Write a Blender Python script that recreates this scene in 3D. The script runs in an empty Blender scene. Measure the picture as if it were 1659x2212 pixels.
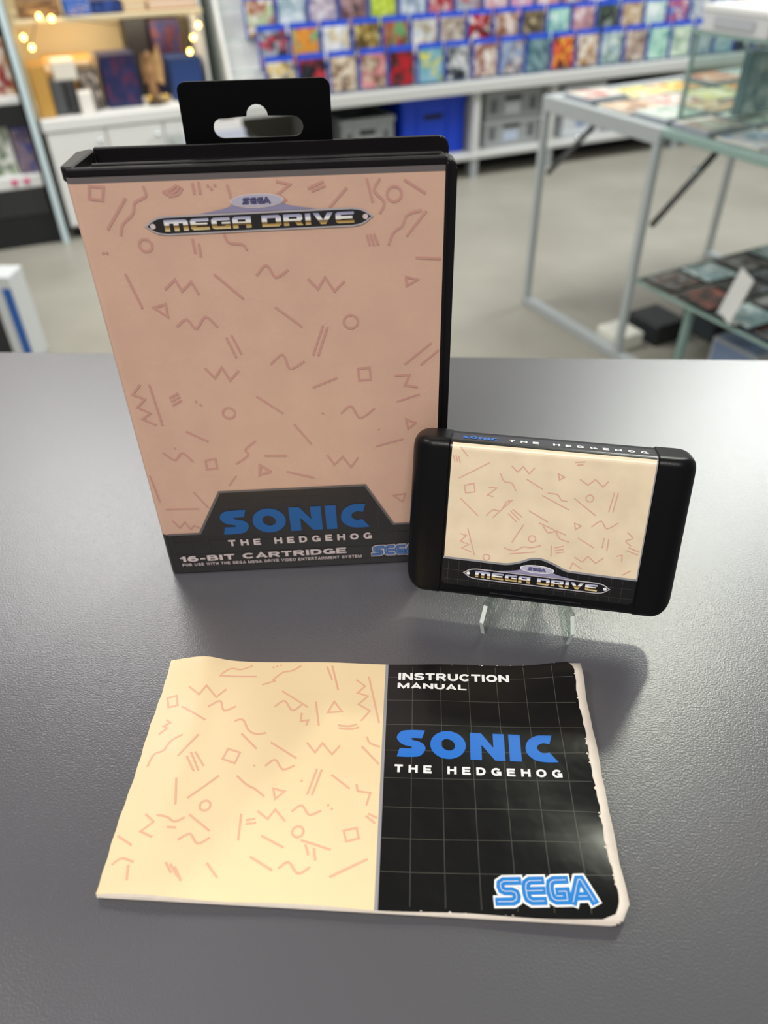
import bpy, bmesh, math, random
from mathutils import Vector, Matrix
from mathutils.geometry import tessellate_polygon
random.seed(7)

# ------------------------------------------------------------------ camera
F, PITCH, ROLL, HC = 1626.9, .6863, -.0247, .2494      # pixels, radians, metres above the counter
ZC = .95                                               # counter height
CX, CY = 829.5, 1106.0
FW = Vector((0, math.cos(PITCH), -math.sin(PITCH)))
UP = Vector((0, math.sin(PITCH), math.cos(PITCH)))
RT = Vector((1, 0, 0))
R2 = RT*math.cos(ROLL) + UP*math.sin(ROLL)
U2 = -RT*math.sin(ROLL) + UP*math.cos(ROLL)
CAM = Vector((0, 0, ZC+HC))
S = bpy.context.scene
COL = S.collection
cd = bpy.data.cameras.new('camera')
cd.sensor_fit = 'VERTICAL'; cd.sensor_height = 36; cd.sensor_width = 27
cd.lens = F/2212*36
cd.clip_start = .01; cd.clip_end = 60
cd.dof.use_dof = True; cd.dof.focus_distance = .30; cd.dof.aperture_fstop = 8.5
cam = bpy.data.objects.new('camera', cd); COL.objects.link(cam)
M3 = Matrix((R2, U2, -FW)).transposed()
cam.matrix_world = Matrix.Translation(CAM) @ M3.to_4x4()
S.camera = cam

# ------------------------------------------------------------------ light and exposure
S.view_settings.view_transform = 'Standard'; S.view_settings.look = 'None'
S.view_settings.gamma = 1; S.view_settings.use_curve_mapping = False
S.view_settings.exposure = 0.0
W = bpy.data.worlds.new('shop_ambient'); S.world = W; W.use_nodes = True
W.node_tree.nodes['Background'].inputs[0].default_value = (1.0, .985, .96, 1)
W.node_tree.nodes['Background'].inputs[1].default_value = .20
def area(name, loc, size, power, target, color=(1, 1, 1), shape='SQUARE', sy=None):
    l = bpy.data.lights.new(name, 'AREA'); l.energy = power; l.color = color; l.shape = shape; l.size = size
    if sy: l.size_y = sy
    o = bpy.data.objects.new(name, l); COL.objects.link(o); o.location = loc
    o.rotation_euler = (Vector(target)-Vector(loc)).to_track_quat('-Z', 'Y').to_euler()
    return o
# ceiling spot behind the counter, to the right: highlight on the counter, cartridge shadow
area('ceiling_spot', (.72, 1.46, ZC+1.52), .12, 9, (.05, .25, ZC), (.97, 1.0, .82), 'DISK')
# ceiling panels of the shop; the first is an added fill behind the photographer
area('overhead_panel', (-.15, -1.15, 2.9), .9, 40, (-.05, -.2, 1.0), (1, .97, .93))
area('overhead_panel', (-1.5, .1, 2.9), .6, 17, (-.4, .3, 1), (1, .98, .95))
area('overhead_panel', (-1.2, 2.6, 2.9), 1.2, 62, (-1.2, 3.1, 0), (1, .98, .95))
area('overhead_panel', (1.7, 2.98, 2.9), 1.2, 58, (1.4, 2.9, 0), (.97, 1, .95))
area('overhead_panel', (2.6, 4.0, 2.9), 1.0, 45, (2.4, 4.4, 0), (.97, .99, 1))

# ------------------------------------------------------------------ small tools
def ray(x, y): return FW*F + R2*(x-CX) - U2*(y-CY)
def onz(x, y, z):
    d = ray(x, y); return CAM + d*((z-CAM.z)/d.z)
def onpl(x, y, o, n):
    d = ray(x, y); return CAM + d*((Vector(o)-CAM).dot(n)/d.dot(n))
def lin(c):
    if isinstance(c, str):
        c = [int(c[i:i+2], 16)/255 for i in (0, 2, 4)]
    return tuple((v/12.92 if v <= .04045 else ((v+.055)/1.055)**2.4) for v in c)
def dec(o, label=None, cat=None, group=None, kind=None):
    if label: o['label'] = label
    if cat: o['category'] = cat
    if group: o['group'] = group
    if kind: o['kind'] = kind
    return o
def root(name, loc, rz=0, label=None, cat=None, group=None, kind=None, mat=None):
    o = bpy.data.objects.new(name, None); COL.objects.link(o); o.empty_display_size = .02
    if mat is not None: o.matrix_world = mat
    else: o.location = loc; o.rotation_euler = (0, 0, rz)
    return dec(o, label, cat, group, kind)
def mk(name, me, m=None, parent=None, smooth=False):
    o = bpy.data.objects.new(name, me); COL.objects.link(o)
    if m is not None and not me.materials: me.materials.append(m)
    if parent is not None: o.parent = parent
    if smooth:
        for p in me.polygons: p.use_smooth = True
    return o
def fromdata(name, v, f, m=None, parent=None, smooth=False):
    me = bpy.data.meshes.new(name); me.from_pydata([tuple(p) for p in v], [], f); me.update()
    return mk(name, me, m, parent, smooth)
def bm_obj(name, bm, m, parent=None, smooth=False):
    bmesh.ops.recalc_face_normals(bm, faces=bm.faces[:])
    me = bpy.data.meshes.new(name); bm.to_mesh(me); bm.free()
    return mk(name, me, m, parent, smooth)
def addbox(bm, x0, x1, y0, y1, z0, z1, bev=0, seg=2, mtx=None):
    r = bmesh.ops.create_cube(bm, size=1)
    vs = r['verts']
    for v in vs:
        v.co = Vector((x0+(v.co.x+.5)*(x1-x0), y0+(v.co.y+.5)*(y1-y0), z0+(v.co.z+.5)*(z1-z0)))
    if bev:
        es = list({e for v in vs for e in v.link_edges})
        r2 = bmesh.ops.bevel(bm, geom=es, offset=bev, segments=seg, affect='EDGES', profile=.5)
        vs = list({v for f in r2['faces'] for v in f.verts} | {v for v in vs if v.is_valid})
    if mtx is not None:
        for v in vs: v.co = mtx @ v.co
    return vs
def box(name, x0, x1, y0, y1, z0, z1, m, parent=None, bev=0, seg=2, smooth=False):
    bm = bmesh.new(); addbox(bm, x0, x1, y0, y1, z0, z1, bev, seg)
    return bm_obj(name, bm, m, parent, smooth)
def addtube(bm, pts, r, n=10):
    pts = [Vector(p) for p in pts]
    rings = []
    for i, p in enumerate(pts):
        d = (pts[min(i+1, len(pts)-1)]-pts[max(i-1, 0)]).normalized()
        a = d.orthogonal().normalized(); b = d.cross(a)
        rr = r[i] if isinstance(r, (list, tuple)) else r
        rings.append([bm.verts.new(p+(a*math.cos(2*math.pi*k/n)+b*math.sin(2*math.pi*k/n))*rr) for k in range(n)])
    for A, B in zip(rings, rings[1:]):
        for k in range(n): bm.faces.new((A[k], A[(k+1) % n], B[(k+1) % n], B[k]))
    bm.faces.new(rings[0]); bm.faces.new(rings[-1])
def tube(name, pts, r, m, parent=None, n=10):
    bm = bmesh.new(); addtube(bm, pts, r, n); return bm_obj(name, bm, m, parent, True)
def lathe(name, prof, m, parent=None, n=16, loc=(0, 0, 0)):
    v = []; f = []
    for (r, z) in prof:
        for k in range(n):
            a = 2*math.pi*k/n; v.append((loc[0]+r*math.cos(a), loc[1]+r*math.sin(a), loc[2]+z))
    for i in range(len(prof)-1):
        for k in range(n): f.append((i*n+k, i*n+(k+1) % n, (i+1)*n+(k+1) % n, (i+1)*n+k))
    f.append(tuple(range(n))[::-1]); f.append(tuple((len(prof)-1)*n+k for k in range(n)))
    return fromdata(name, v, f, m, parent, True)
def prism(name, pts, axis, a0, a1, m, parent=None, bev=0):
    """extrude a 2D outline; axis 'x': pts are (y,z); 'y': pts are (x,z); 'z': pts are (x,y)"""
    def P(p, a): return {'x': (a, p[0], p[1]), 'y': (p[0], a, p[1]), 'z': (p[0], p[1], a)}[axis]
    bm = bmesh.new()
    A = [bm.verts.new(P(p, a0)) for p in pts]; B = [bm.verts.new(P(p, a1)) for p in pts]
    bm.faces.new(A); bm.faces.new(B[::-1])
    n = len(pts)
    for i in range(n): bm.faces.new((A[i], A[(i+1) % n], B[(i+1) % n], B[i]))
    if bev: bmesh.ops.bevel(bm, geom=bm.edges[:], offset=bev, segments=1, affect='EDGES')
    return bm_obj(name, bm, m, parent)
def rrect(x0, x1, y0, y1, r, n=5, corners=(1, 1, 1, 1)):
    """rounded rectangle ccw from bottom left"""
    out = []
    for (cx, cy, a, on) in ((x0+r, y0+r, 180, corners[0]), (x1-r, y0+r, 270, corners[1]), (x1-r, y1-r, 0, corners[2]), (x0+r, y1-r, 90, corners[3])):
        if not on:
            out.append({180: (x0, y0), 270: (x1, y0), 0: (x1, y1), 90: (x0, y1)}[a]); continue
        for k in range(n+1):
            t = math.radians(a+90*k/n); out.append((cx+r*math.cos(t), cy+r*math.sin(t)))
    return out
def ordinal(k): return ['first', 'second', 'third', 'fourth', 'fifth', 'sixth', 'seventh', 'eighth', 'ninth', 'tenth', 'eleventh', 'twelfth', 'thirteenth', 'fourteenth', 'fifteenth', 'sixteenth', 'seventeenth', 'eighteenth', 'nineteenth', 'twentieth', 'twenty-first', 'twenty-second', 'twenty-third', 'twenty-fourth', 'twenty-fifth', 'twenty-sixth'][k]

# ------------------------------------------------------------------ materials
def mat(name, col, rough=.5, metal=0, coat=0, coat_rough=.1, vary=0, vscale=30, bump=0, bscale=400, spec=.5, emit=0, c2=None):
    m = bpy.data.materials.new(name); m.use_nodes = True
    nt = m.node_tree; b = nt.nodes['Principled BSDF']; c = lin(col)
    b.inputs['Base Color'].default_value = (*c, 1); b.inputs['Roughness'].default_value = rough
    b.inputs['Metallic'].default_value = metal; b.inputs['Specular IOR Level'].default_value = spec
    b.inputs['Coat Weight'].default_value = coat; b.inputs['Coat Roughness'].default_value = coat_rough
    tc = nt.nodes.new('ShaderNodeTexCoord')
    if vary or c2:
        n = nt.nodes.new('ShaderNodeTexNoise'); n.inputs['Scale'].default_value = vscale; n.inputs['Detail'].default_value = 4
        nt.links.new(tc.outputs['Object'], n.inputs['Vector'])
        r = nt.nodes.new('ShaderNodeValToRGB'); nt.links.new(n.outputs['Fac'], r.inputs['Fac'])
        d = lin(c2) if c2 else tuple(min(1, v*(1+vary)) for v in c)
        r.color_ramp.elements[0].position = .35; r.color_ramp.elements[1].position = .65
        r.color_ramp.elements[0].color = (*(c if c2 else tuple(v*(1-vary) for v in c)), 1); r.color_ramp.elements[1].color = (*d, 1)
        nt.links.new(r.outputs['Color'], b.inputs['Base Color'])
    if bump:
        n = nt.nodes.new('ShaderNodeTexNoise'); n.inputs['Scale'].default_value = bscale; n.inputs['Detail'].default_value = 2
        nt.links.new(tc.outputs['Object'], n.inputs['Vector'])
        bp = nt.nodes.new('ShaderNodeBump'); bp.inputs['Strength'].default_value = bump; bp.inputs['Distance'].default_value = .0005
        nt.links.new(n.outputs['Fac'], bp.inputs['Height']); nt.links.new(bp.outputs['Normal'], b.inputs['Normal'])
    if emit:
        b.inputs['Emission Color'].default_value = (*c, 1); b.inputs['Emission Strength'].default_value = emit
    return m
def glassmat(name, tint, refl=.08):
    m = bpy.data.materials.new(name); m.use_nodes = True; nt = m.node_tree; nt.nodes.clear()
    o = nt.nodes.new('ShaderNodeOutputMaterial'); t = nt.nodes.new('ShaderNodeBsdfTransparent'); g = nt.nodes.new('ShaderNodeBsdfGlossy')
    t.inputs[0].default_value = (*lin(tint), 1); g.inputs['Roughness'].default_value = .03
    lw = nt.nodes.new('ShaderNodeLayerWeight'); lw.inputs[0].default_value = .2
    mp = nt.nodes.new('ShaderNodeMapRange'); mp.inputs['To Min'].default_value = refl*.5; mp.inputs['To Max'].default_value = .4
    nt.links.new(lw.outputs['Fresnel'], mp.inputs['Value'])
    x = nt.nodes.new('ShaderNodeMixShader'); nt.links.new(mp.outputs[0], x.inputs[0]); nt.links.new(t.outputs[0], x.inputs[1]); nt.links.new(g.outputs[0], x.inputs[2])
    nt.links.new(x.outputs[0], o.inputs['Surface'])
    return m
_mc = {}
def cmat(hexcol, rough=.45, **k):
    key = (hexcol, rough, tuple(sorted(k.items())))
    if key not in _mc: _mc[key] = mat('plain_'+hexcol, hexcol, rough, **k)
    return _mc[key]
def artmat():
    """generic printed cover: three colours held by each object, mixed by noise"""
    m = bpy.data.materials.new('printed_cover_art'); m.use_nodes = True; nt = m.node_tree; b = nt.nodes['Principled BSDF']
    b.inputs['Roughness'].default_value = .3
    tc = nt.nodes.new('ShaderNodeTexCoord'); oi = nt.nodes.new('ShaderNodeObjectInfo')
    mu = nt.nodes.new('ShaderNodeMath'); mu.operation = 'MULTIPLY'; mu.inputs[1].default_value = 91
    nt.links.new(oi.outputs['Random'], mu.inputs[0])
    at = []
    for k in ('c1', 'c2', 'c3'):
        a = nt.nodes.new('ShaderNodeAttribute'); a.attribute_type = 'OBJECT'; a.attribute_name = k; at.append(a)
    prev = at[0].outputs['Color']
    for i, (sc, lo, hi) in enumerate(((2.6, .44, .60), (4.2, .50, .64))):
        n = nt.nodes.new('ShaderNodeTexNoise'); n.noise_dimensions = '4D'; n.inputs['Scale'].default_value = sc; n.inputs['Detail'].default_value = 2
        nt.links.new(tc.outputs['Generated'], n.inputs['Vector']); nt.links.new(mu.outputs[0], n.inputs['W'])
        mr = nt.nodes.new('ShaderNodeMapRange'); mr.inputs['From Min'].default_value = lo; mr.inputs['From Max'].default_value = hi
        nt.links.new(n.outputs['Fac'], mr.inputs['Value'])
        mx = nt.nodes.new('ShaderNodeMix'); mx.data_type = 'RGBA'
        nt.links.new(mr.outputs[0], mx.inputs['Factor']); nt.links.new(prev, mx.inputs['A']); nt.links.new(at[i+1].outputs['Color'], mx.inputs['B'])
        prev = mx.outputs['Result']
    nt.links.new(prev, b.inputs['Base Color'])
    return m
ART = artmat()
def art(o, c1, c2, c3):
    for k, c in zip(('c1', 'c2', 'c3'), (c1, c2, c3)): o[k] = [float(v) for v in lin(c)]
def counter_material():
    m = mat('grey_laminate', '4e4d52', .45, vary=.05, vscale=9, spec=.5)
    nt = m.node_tree; b = nt.nodes['Principled BSDF']; tc = nt.nodes.new('ShaderNodeTexCoord')
    n1 = nt.nodes.new('ShaderNodeTexNoise'); n1.inputs['Scale'].default_value = 1300; n1.inputs['Detail'].default_value = 2
    nt.links.new(tc.outputs['Object'], n1.inputs['Vector'])
    bp = nt.nodes.new('ShaderNodeBump'); bp.inputs['Strength'].default_value = .35; bp.inputs['Distance'].default_value = .0003
    nt.links.new(n1.outputs['Fac'], bp.inputs['Height'])
    nt.links.new(bp.outputs['Normal'], b.inputs['Normal'])
    b.inputs['Coat Weight'].default_value = 1.0; b.inputs['Coat Roughness'].default_value = .26
    nt.links.new(bp.outputs['Normal'], b.inputs['Coat Normal'])
    return m
def chrome_print():
    """printed chrome lettering: lavender to white above, brown to gold below (flat ink)"""
    m = mat('chrome_ink', 'ffffff', .3, coat=.3); nt = m.node_tree; b = nt.nodes['Principled BSDF']
    tc = nt.nodes.new('ShaderNodeTexCoord'); sp = nt.nodes.new('ShaderNodeSeparateXYZ'); r = nt.nodes.new('ShaderNodeValToRGB')
    nt.links.new(tc.outputs['Generated'], sp.inputs[0]); nt.links.new(sp.outputs['Z'], r.inputs['Fac'])
    cr = r.color_ramp; cr.elements[0].position = 0; cr.elements[0].color = (*lin('efe3b4'), 1); cr.elements[1].position = 1; cr.elements[1].color = (*lin('8f8fb4'), 1)
    for p, c in ((.22, 'c9a45c'), (.40, '5d4320'), (.46, 'f4efe4'), (.62, 'ffffff'), (.75, 'c4c3da')):
        e = cr.elements.new(p); e.color = (*lin(c), 1)
    nt.links.new(r.outputs['Color'], b.inputs['Base Color']); return m
def concrete():
    m = mat('floor_vinyl', '98958a', .4, c2='a5a297', vscale=2.2); return m
M = dict(
    counter=counter_material(), floor=concrete(), chrome=chrome_print(),
    case_black=mat('case_black_plastic', '141113', .42, bump=.12, bscale=900, spec=.3),
    tab_black=mat('hang_tab_plastic', '080708', .38, spec=.15),
    cart_black=mat('cartridge_black_plastic', '08080a', .34, bump=.08, bscale=1600, spec=.28),
    case_cream=mat('case_paper_cream', 'e3baa3', .38, coat=.5, coat_rough=.28, vary=.03, vscale=60, bump=.10, bscale=700),
    case_ink=mat('case_paper_black', '242021', .40, coat=.5, coat_rough=.28, bump=.10, bscale=700),
    case_pink=mat('case_pink_ink', 'd49f92', .38, coat=.5, coat_rough=.28),
    case_grey=mat('case_grey_ink', '6f6867', .4, coat=.4),
    case_grid=mat('case_grid_ink', '3a3633', .4, coat=.4),
    case_white=mat('case_white_ink', 'e3d2cf', .4, coat=.4), case_blue=mat('case_blue_ink', '1a62a8', .4, coat=.4),
    cream=mat('manual_paper_cream', 'f0d8ab', .42, coat=.2, coat_rough=.3, vary=.02, vscale=50, bump=.15, bscale=250),
    pink=mat('manual_pink_ink', 'e6b394', .42, coat=.2, coat_rough=.3),
    ink=mat('manual_black_ink', '0b0b0c', .30, coat=.22, coat_rough=.2, bump=.5, bscale=110, spec=.25),
    grid=mat('manual_grid_ink', '45453d', .35, coat=.4), grey=mat('grey_ink', '97969a', .4), white=mat('white_ink', 'f6f6f4', .4, coat=.2),
    blue=mat('blue_ink', '0f6fd0', .35, coat=.3), sega=mat('sega_blue_ink', '1e80cf', .35, coat=.3),
    silver=mat('silver_ink', 'bdb6ba', .35, coat=.2), lav=mat('lavender_ink', '9a94b4', .35), lav2=mat('pale_lavender_ink', 'c3bfd2', .35), indigo=mat('indigo_ink', '3a3a72', .35),
    page=mat('page_paper', 'ece0d2', .7, vary=.03, vscale=300),
    l_cream=mat('label_paper_cream', 'f0dcbc', .40, coat=.15, vary=.05, vscale=90), l_pink=mat('label_pink_ink', 'e3b09c', .40),
    l_ink=mat('label_black_ink', '0e0d0e', .34, coat=.3), l_grid=mat('label_grid_ink', '403b3a', .4),
    acrylic=glassmat('clear_acrylic', 'f2f7f4', .10), glass=glassmat('glass_pane', 'f3f8f6', .05),
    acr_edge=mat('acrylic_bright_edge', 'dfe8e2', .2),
    gl_edge=mat('glass_green_edge', '8fa9a3', .25), alu=mat('aluminium', 'b9bfc4', .35, metal=.6), alu_l=mat('pale_metal', 'b9c0c3', .35, metal=.25),
    lam=mat('grey_white_laminate', 'c9cac8', .5), lamw=mat('white_laminate', 'e3e4e2', .5), dark=mat('dark_void', '16171a', .7),
    beige=mat('beige_panel', 'd9c9a4', .6), wallm=mat('painted_wall', 'd8d2c4', .8, vary=.02, vscale=3),
    gcase=mat('blue_case_plastic', '2244b8', .25, coat=.4), steel=mat('brace_steel', '5c5f61', .4, metal=.4),
    bulb=mat('warm_bulb', 'ffcf6a', .4, emit=14), cable=mat('dark_cable', '1d1d1d', .5),
    knob=mat('chrome_knob', 'e6eaee', .1, metal=1),
)

# ================================================================== SETTING
fl = box('floor', -6, 7, -2, 8, -.05, 0, M['floor']); dec(fl, 'pale grey vinyl shop floor', 'floor', kind='structure')
D = Vector((.927, .375, 0)); N = Vector((-.375, .927, 0))          # direction of the wall furniture, and into the wall
YAW = math.atan2(.375, .927)
def wallpt(t, s, z): return Vector((-1.41, 3.49, 0)) + D*t + N*s + Vector((0, 0, z))
wb = box('wall_back', -2.6, 5.2, 1.02, 1.10, 0, 2.9, M['wallm']); wb.location = (-1.41, 3.49, 0); wb.rotation_euler.z = YAW
dec(wb, 'plain painted wall behind the shelves', 'wall', kind='structure')

# counter the photographed things stand on
cyaw = math.atan2(.4532-.493, .2617+.2722)
ce = onz(829, 768, ZC)
ctr = root('shop_counter', (ce.x, ce.y, 0), cyaw, 'matte dark grey shop counter the boxed game and booklet are on', 'counter')
box('worktop', -1.5, 1.5, -.85, 0, ZC-.032, ZC, M['counter'], ctr, .0015, 2)
box('front_panel', -1.46, 1.46, -.06, -.04, 0, ZC-.032, M['lam'], ctr)
for x in (-1.46, 1.44): box('side_panel', x, x+.02, -.8, -.06, 0, ZC-.032, M['lam'], ctr)

# ================================================================== 2D print tools
class Face:
    """a flat or gently curved printed face of a thing; uv in metres in the thing's local frame"""
    def __init__(s, mtx, axis, level, mp, cut=None):
        s.inv = mtx.inverted(); s.axis = axis; s.level = level; s.mp = mp; s.cut = cut
    def uv(s, px, py, level=None):
        c = s.inv @ CAM; d = s.inv.to_3x3() @ ray(px, py); lv = s.level if level is None else level
        p = c + d*((lv-c[s.axis])/d[s.axis])
        return (p.x, p.z) if s.axis == 1 else (p.x, p.y)
    def pts(s, L): return [s.uv(*p) for p in L]
def zoomer(x0, y0, sc): return lambda L: [(x0+a/sc, y0+b/sc) for a, b in L]
class Print:
    """flat ink shapes in uv metres; every piece is lifted a hair more than the one before so none are coplanar"""
    def __init__(s): s.v = []; s.f = []; s.h = []; s.k = 0
    def add(s, v, f):
        n = len(s.v); s.v += [tuple(p[:2]) for p in v]; s.f += [tuple(i+n for i in q) for q in f]
        s.h += [(s.k % 9)*.07]*len(v); s.k += 1
    def poly(s, *loops):
        L = [[Vector((p[0], p[1], 0)) for p in l] for l in loops]
        s.add([p for l in L for p in l], [tuple(t) for t in tessellate_polygon(L)])
    def stroke(s, pts, w, closed=False, round_=True):
        P = []
        for p in pts:
            q = Vector(p[:2])
            if not P or (q-P[-1]).length > 1e-6: P.append(q)
        if closed and (P[0]-P[-1]).length < 1e-6: P.pop()
        n = len(P)
        if n < 2: return
        V = []
        for i in range(n):
            a = P[i-1] if (i or closed) else None; b = P[(i+1) % n] if (i < n-1 or closed) else None
            d1 = (P[i]-a).normalized() if a is not None else None; d2 = (b-P[i]).normalized() if b is not None else None
            if d1 is None: d1 = d2
            if d2 is None: d2 = d1
            n1 = Vector((-d1.y, d1.x)); n2 = Vector((-d2.y, d2.x)); m_ = n1+n2
            m_ = n1 if m_.length < 1e-4 else m_.normalized()
            e = min(1/max(.35, m_.dot(n1)), 2.0)*w/2
            ext = Vector((0, 0))
            if round_ and not closed: ext = -d2*w*.35 if i == 0 else d1*w*.35 if i == n-1 else ext
            V += [P[i]-m_*e+ext, P[i]+m_*e+ext]
        f = [(2*i, 2*i+2, 2*i+3, 2*i+1) for i in range(n-1)]
        if closed: f.append((2*n-2, 0, 1, 2*n-1))
        s.add(V, f)
    def obj(s, name, face, layer, m, parent):
        bm = bmesh.new(); vs = [bm.verts.new((p[0], p[1], h)) for p, h in zip(s.v, s.h)]
        for q in s.f:
            try: bm.faces.new([vs[i] for i in q])
            except ValueError: pass
        if face.cut:
            us = [p[0] for p in s.v]; ws = [p[1] for p in s.v]
            for ax, vals, stepz in ((0, us, face.cut[0]), (1, ws, face.cut[1])):
                if not stepz: continue
                k = math.floor(min(vals)/stepz)+1
                while k*stepz < max(vals):
                    co = Vector((k*stepz, 0, 0)) if ax == 0 else Vector((0, k*stepz, 0)); no = Vector((1, 0, 0)) if ax == 0 else Vector((0, 1, 0))
                    bmesh.ops.bisect_plane(bm, geom=bm.verts[:]+bm.edges[:]+bm.faces[:], plane_co=co, plane_no=no); k += 1
        for v in bm.verts: v.co = Vector(face.mp(v.co.x, v.co.y, layer+v.co.z))
        me = bpy.data.meshes.new(name); bm.to_mesh(me); bm.free()
        return mk(name, me, m, parent)
def catmull(P, flags=None, n=6, closed=True):
    """smooth a loop; points whose flag is 1 stay sharp corners"""
    out = []; L = len(P); flags = flags or [0]*L
    rng = range(L if closed else L-1)
    for i in rng:
        p1, p2 = P[i], P[(i+1) % L]
        p0 = P[i-1] if (closed or i) and not flags[i] else p1
        p3 = P[(i+2) % L] if (closed or i+2 < L) and not flags[(i+1) % L] else p2
        for k in range(n):
            t = k/n
            out.append(tuple(.5*((2*b)+(-a+c)*t+(2*a-5*b+4*c-d)*t*t+(-a+3*b-3*c+d)*t**3) for a, b, c, d in zip(p0, p1, p2, p3)))
    if not closed: out.append(P[-1])
    return out
def _arc(cx, cy, rx, ry, a0, a1, n=18): return [(cx+rx*math.cos(math.radians(a0+(a1-a0)*k/n)), cy+ry*math.sin(math.radians(a0+(a1-a0)*k/n))) for k in range(n+1)]
def _font():
    a, b = .11, .89; st = [(a, 0), (a, 1)]
    return {'A': (.98, [[(.10, 0), (.49, .92), (.88, 0)], [(.25, .28), (.73, .28)]]),
     'B': (.9, [st, [(a, b), (.58, b), (.70, .80), (.70, .62), (.58, .52), (a, .52)], [(.55, .52), (.76, .43), (.79, .30), (.74, .17), (.58, a), (a, a)]]),
     'C': (.95, [_arc(.5, .5, .39, .39, 38, 322)]), 'D': (.92, [[(a, a), (a, b), (.45, b), (.68, .82), (.80, .62), (.80, .38), (.68, .18), (.45, a), (a, a)]]),
     'E': (.84, [st, [(a, b), (.82, b)], [(a, .5), (.76, .5)], [(a, a), (.84, a)]]), 'F': (.8, [st, [(a, b), (.8, b)], [(a, .48), (.72, .48)]]),
     'G': (.98, [_arc(.5, .5, .39, .39, 38, 330), [(.53, .43), (.88, .43), (.88, .03)]]), 'H': (.92, [st, [(.81, 0), (.81, 1)], [(a, .52), (.81, .52)]]),
     'I': (.24, [st]), 'L': (.78, [st, [(a, a), (.78, a)]]), 'M': (1.1, [st, [(.99, 0), (.99, 1)], [(a, .92), (.55, .12), (.99, .92)]]),
     'N': (.94, [st, [(.83, 0), (.83, 1)], [(a, .94), (.83, .06)]]), 'O': (1.0, [_arc(.5, .5, .39, .39, 0, 360, 24)]),
     'R': (.94, [st, [(a, b), (.62, b), (.76, .80), (.76, .60), (.62, .48), (a, .48)], [(.50, .48), (.84, 0)]]),
     'S': (.9, [catmull([(.80, .72), (.70, .86), (.45, .90), (.18, .82), (.14, .66), (.28, .55), (.62, .47), (.78, .36), (.74, .17), (.45, .10), (.18, .15), (.10, .30)], None, 4, False)]),
     'T': (.86, [[(.43, 0), (.43, .8)], [(0, b), (.86, b)]]), 'U': (.92, [[(a, 1), (a, .40), (.18, .20), (.34, .11), (.58, .11), (.74, .20), (.81, .40), (.81, 1)]]),
     'V': (.96, [[(.09, 1), (.48, .10), (.87, 1)]]), 'W': (1.3, [[(.09, 1), (.36, .10), (.65, .92), (.94, .10), (1.21, 1)]]), 'Y': (.92, [[(.09, 1), (.46, .46), (.83, 1)], [(.46, 0), (.46, .5)]]),
     '1': (.46, [[(.35, 0), (.35, 1)], [(0, .70), (.22, .74), (.34, .95)]]), '6': (.9, [_arc(.46, .33, .33, .23, 0, 360, 20), [(.13, .33), (.15, .62), (.28, .84), (.50, .90), (.72, .82)]]), '-': (.5, [[(.04, .45), (.46, .45)]]), ' ': (.42, [])}
FONT = _font()
def textdata(s, wt=.22, space=.14):
    p = Print(); x = 0
    for ch in s:
        w, paths = FONT[ch]
        for P in paths: p.stroke([(a+x, b) for a, b in P], wt, len(P) > 4 and P[0] == P[-1] or ch in 'O6' and len(P) > 18, False)
        x += w+space
    return p
def fit(v, bl, br, tl):
    xs = [p[0] for p in v]; ys = [p[1] for p in v]; x0, x1, y0, y1 = min(xs), max(xs), min(ys), max(ys)
    bl, br, tl = Vector(bl), Vector(br), Vector(tl)
    hx = br-bl; hy = Vector((-hx.y, hx.x)).normalized()*((tl-bl).length)
    return [tuple(bl+hx*((x-x0)/(x1-x0))+hy*((y-y0)/(y1-y0))) for x, y in v]
def word(name, s, face, layer, m, parent, bl, br, tl, wt=.22, space=.14):
    p = textdata(s, wt, space); p.v = fit(p.v, bl, br, tl)
    return p.obj(name, face, layer, m, parent)
def loops_fit(letters, gap, bl, br, tl):
    """letters: list of (width, [loops]) in unit height"""
    x = 0; allp = []
    for w, loops in letters:
        allp.append([[(a+x, b) for a, b in l] for l in loops]); x += w+gap
    flat = [p for L in allp for l in L for p in l]; ff = fit(flat, bl, br, tl); it = iter(ff)
    return [[[next(it) for _ in l] for l in L] for L in allp]
def ell(cx, cy, rx, ry, n=28, rot=0):
    return [(cx+rx*math.cos(2*math.pi*k/n)*math.cos(rot)-ry*math.sin(2*math.pi*k/n)*math.sin(rot), cy+rx*math.cos(2*math.pi*k/n)*math.sin(rot)+ry*math.sin(2*math.pi*k/n)*math.cos(rot)) for k in range(n)]
S_ = catmull([(.93, 1), (.84, .70), (.55, .70), (.47, .665), (.56, .62), (.84, .53), (.96, .32), (.80, .06), (.45, 0), (.05, 0), (.13, .31), (.47, .31), (.53, .345), (.46, .385), (.20, .46), (.02, .69), (.16, .94), (.50, 1)],
             [1, 1, 0, 0, 0, 0, 0, 0, 0, 1, 1, 0, 0, 0, 0, 0, 0, 0])
SONIC = [(.97, [S_]), (1.14, [ell(.57, .5, .57, .515), ell(.57, .5, .235, .20, rot=-.5)[::-1]]),
         (1.10, [[(0, 0), (0, 1), (.36, 1), (.74, .47), (.74, 1), (1.10, 1), (1.10, 0), (.78, 0), (.36, .56), (.36, 0)]]),
         (.37, [[(0, 0), (0, 1), (.37, 1), (.37, 0)]]),
         (1.0, [catmull([(.88, 1), (.78, .66), (.58, .70), (.40, .60), (.40, .45), (.55, .33), (.75, .36), (1.0, .01), (.62, 0), (.30, .06), (.06, .28), (.02, .55), (.14, .82), (.40, .98), (.62, 1)],
                        [1, 1, 0, 0, 0, 0, 1, 1, 0, 0, 0, 0, 0, 0, 0])])]
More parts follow.
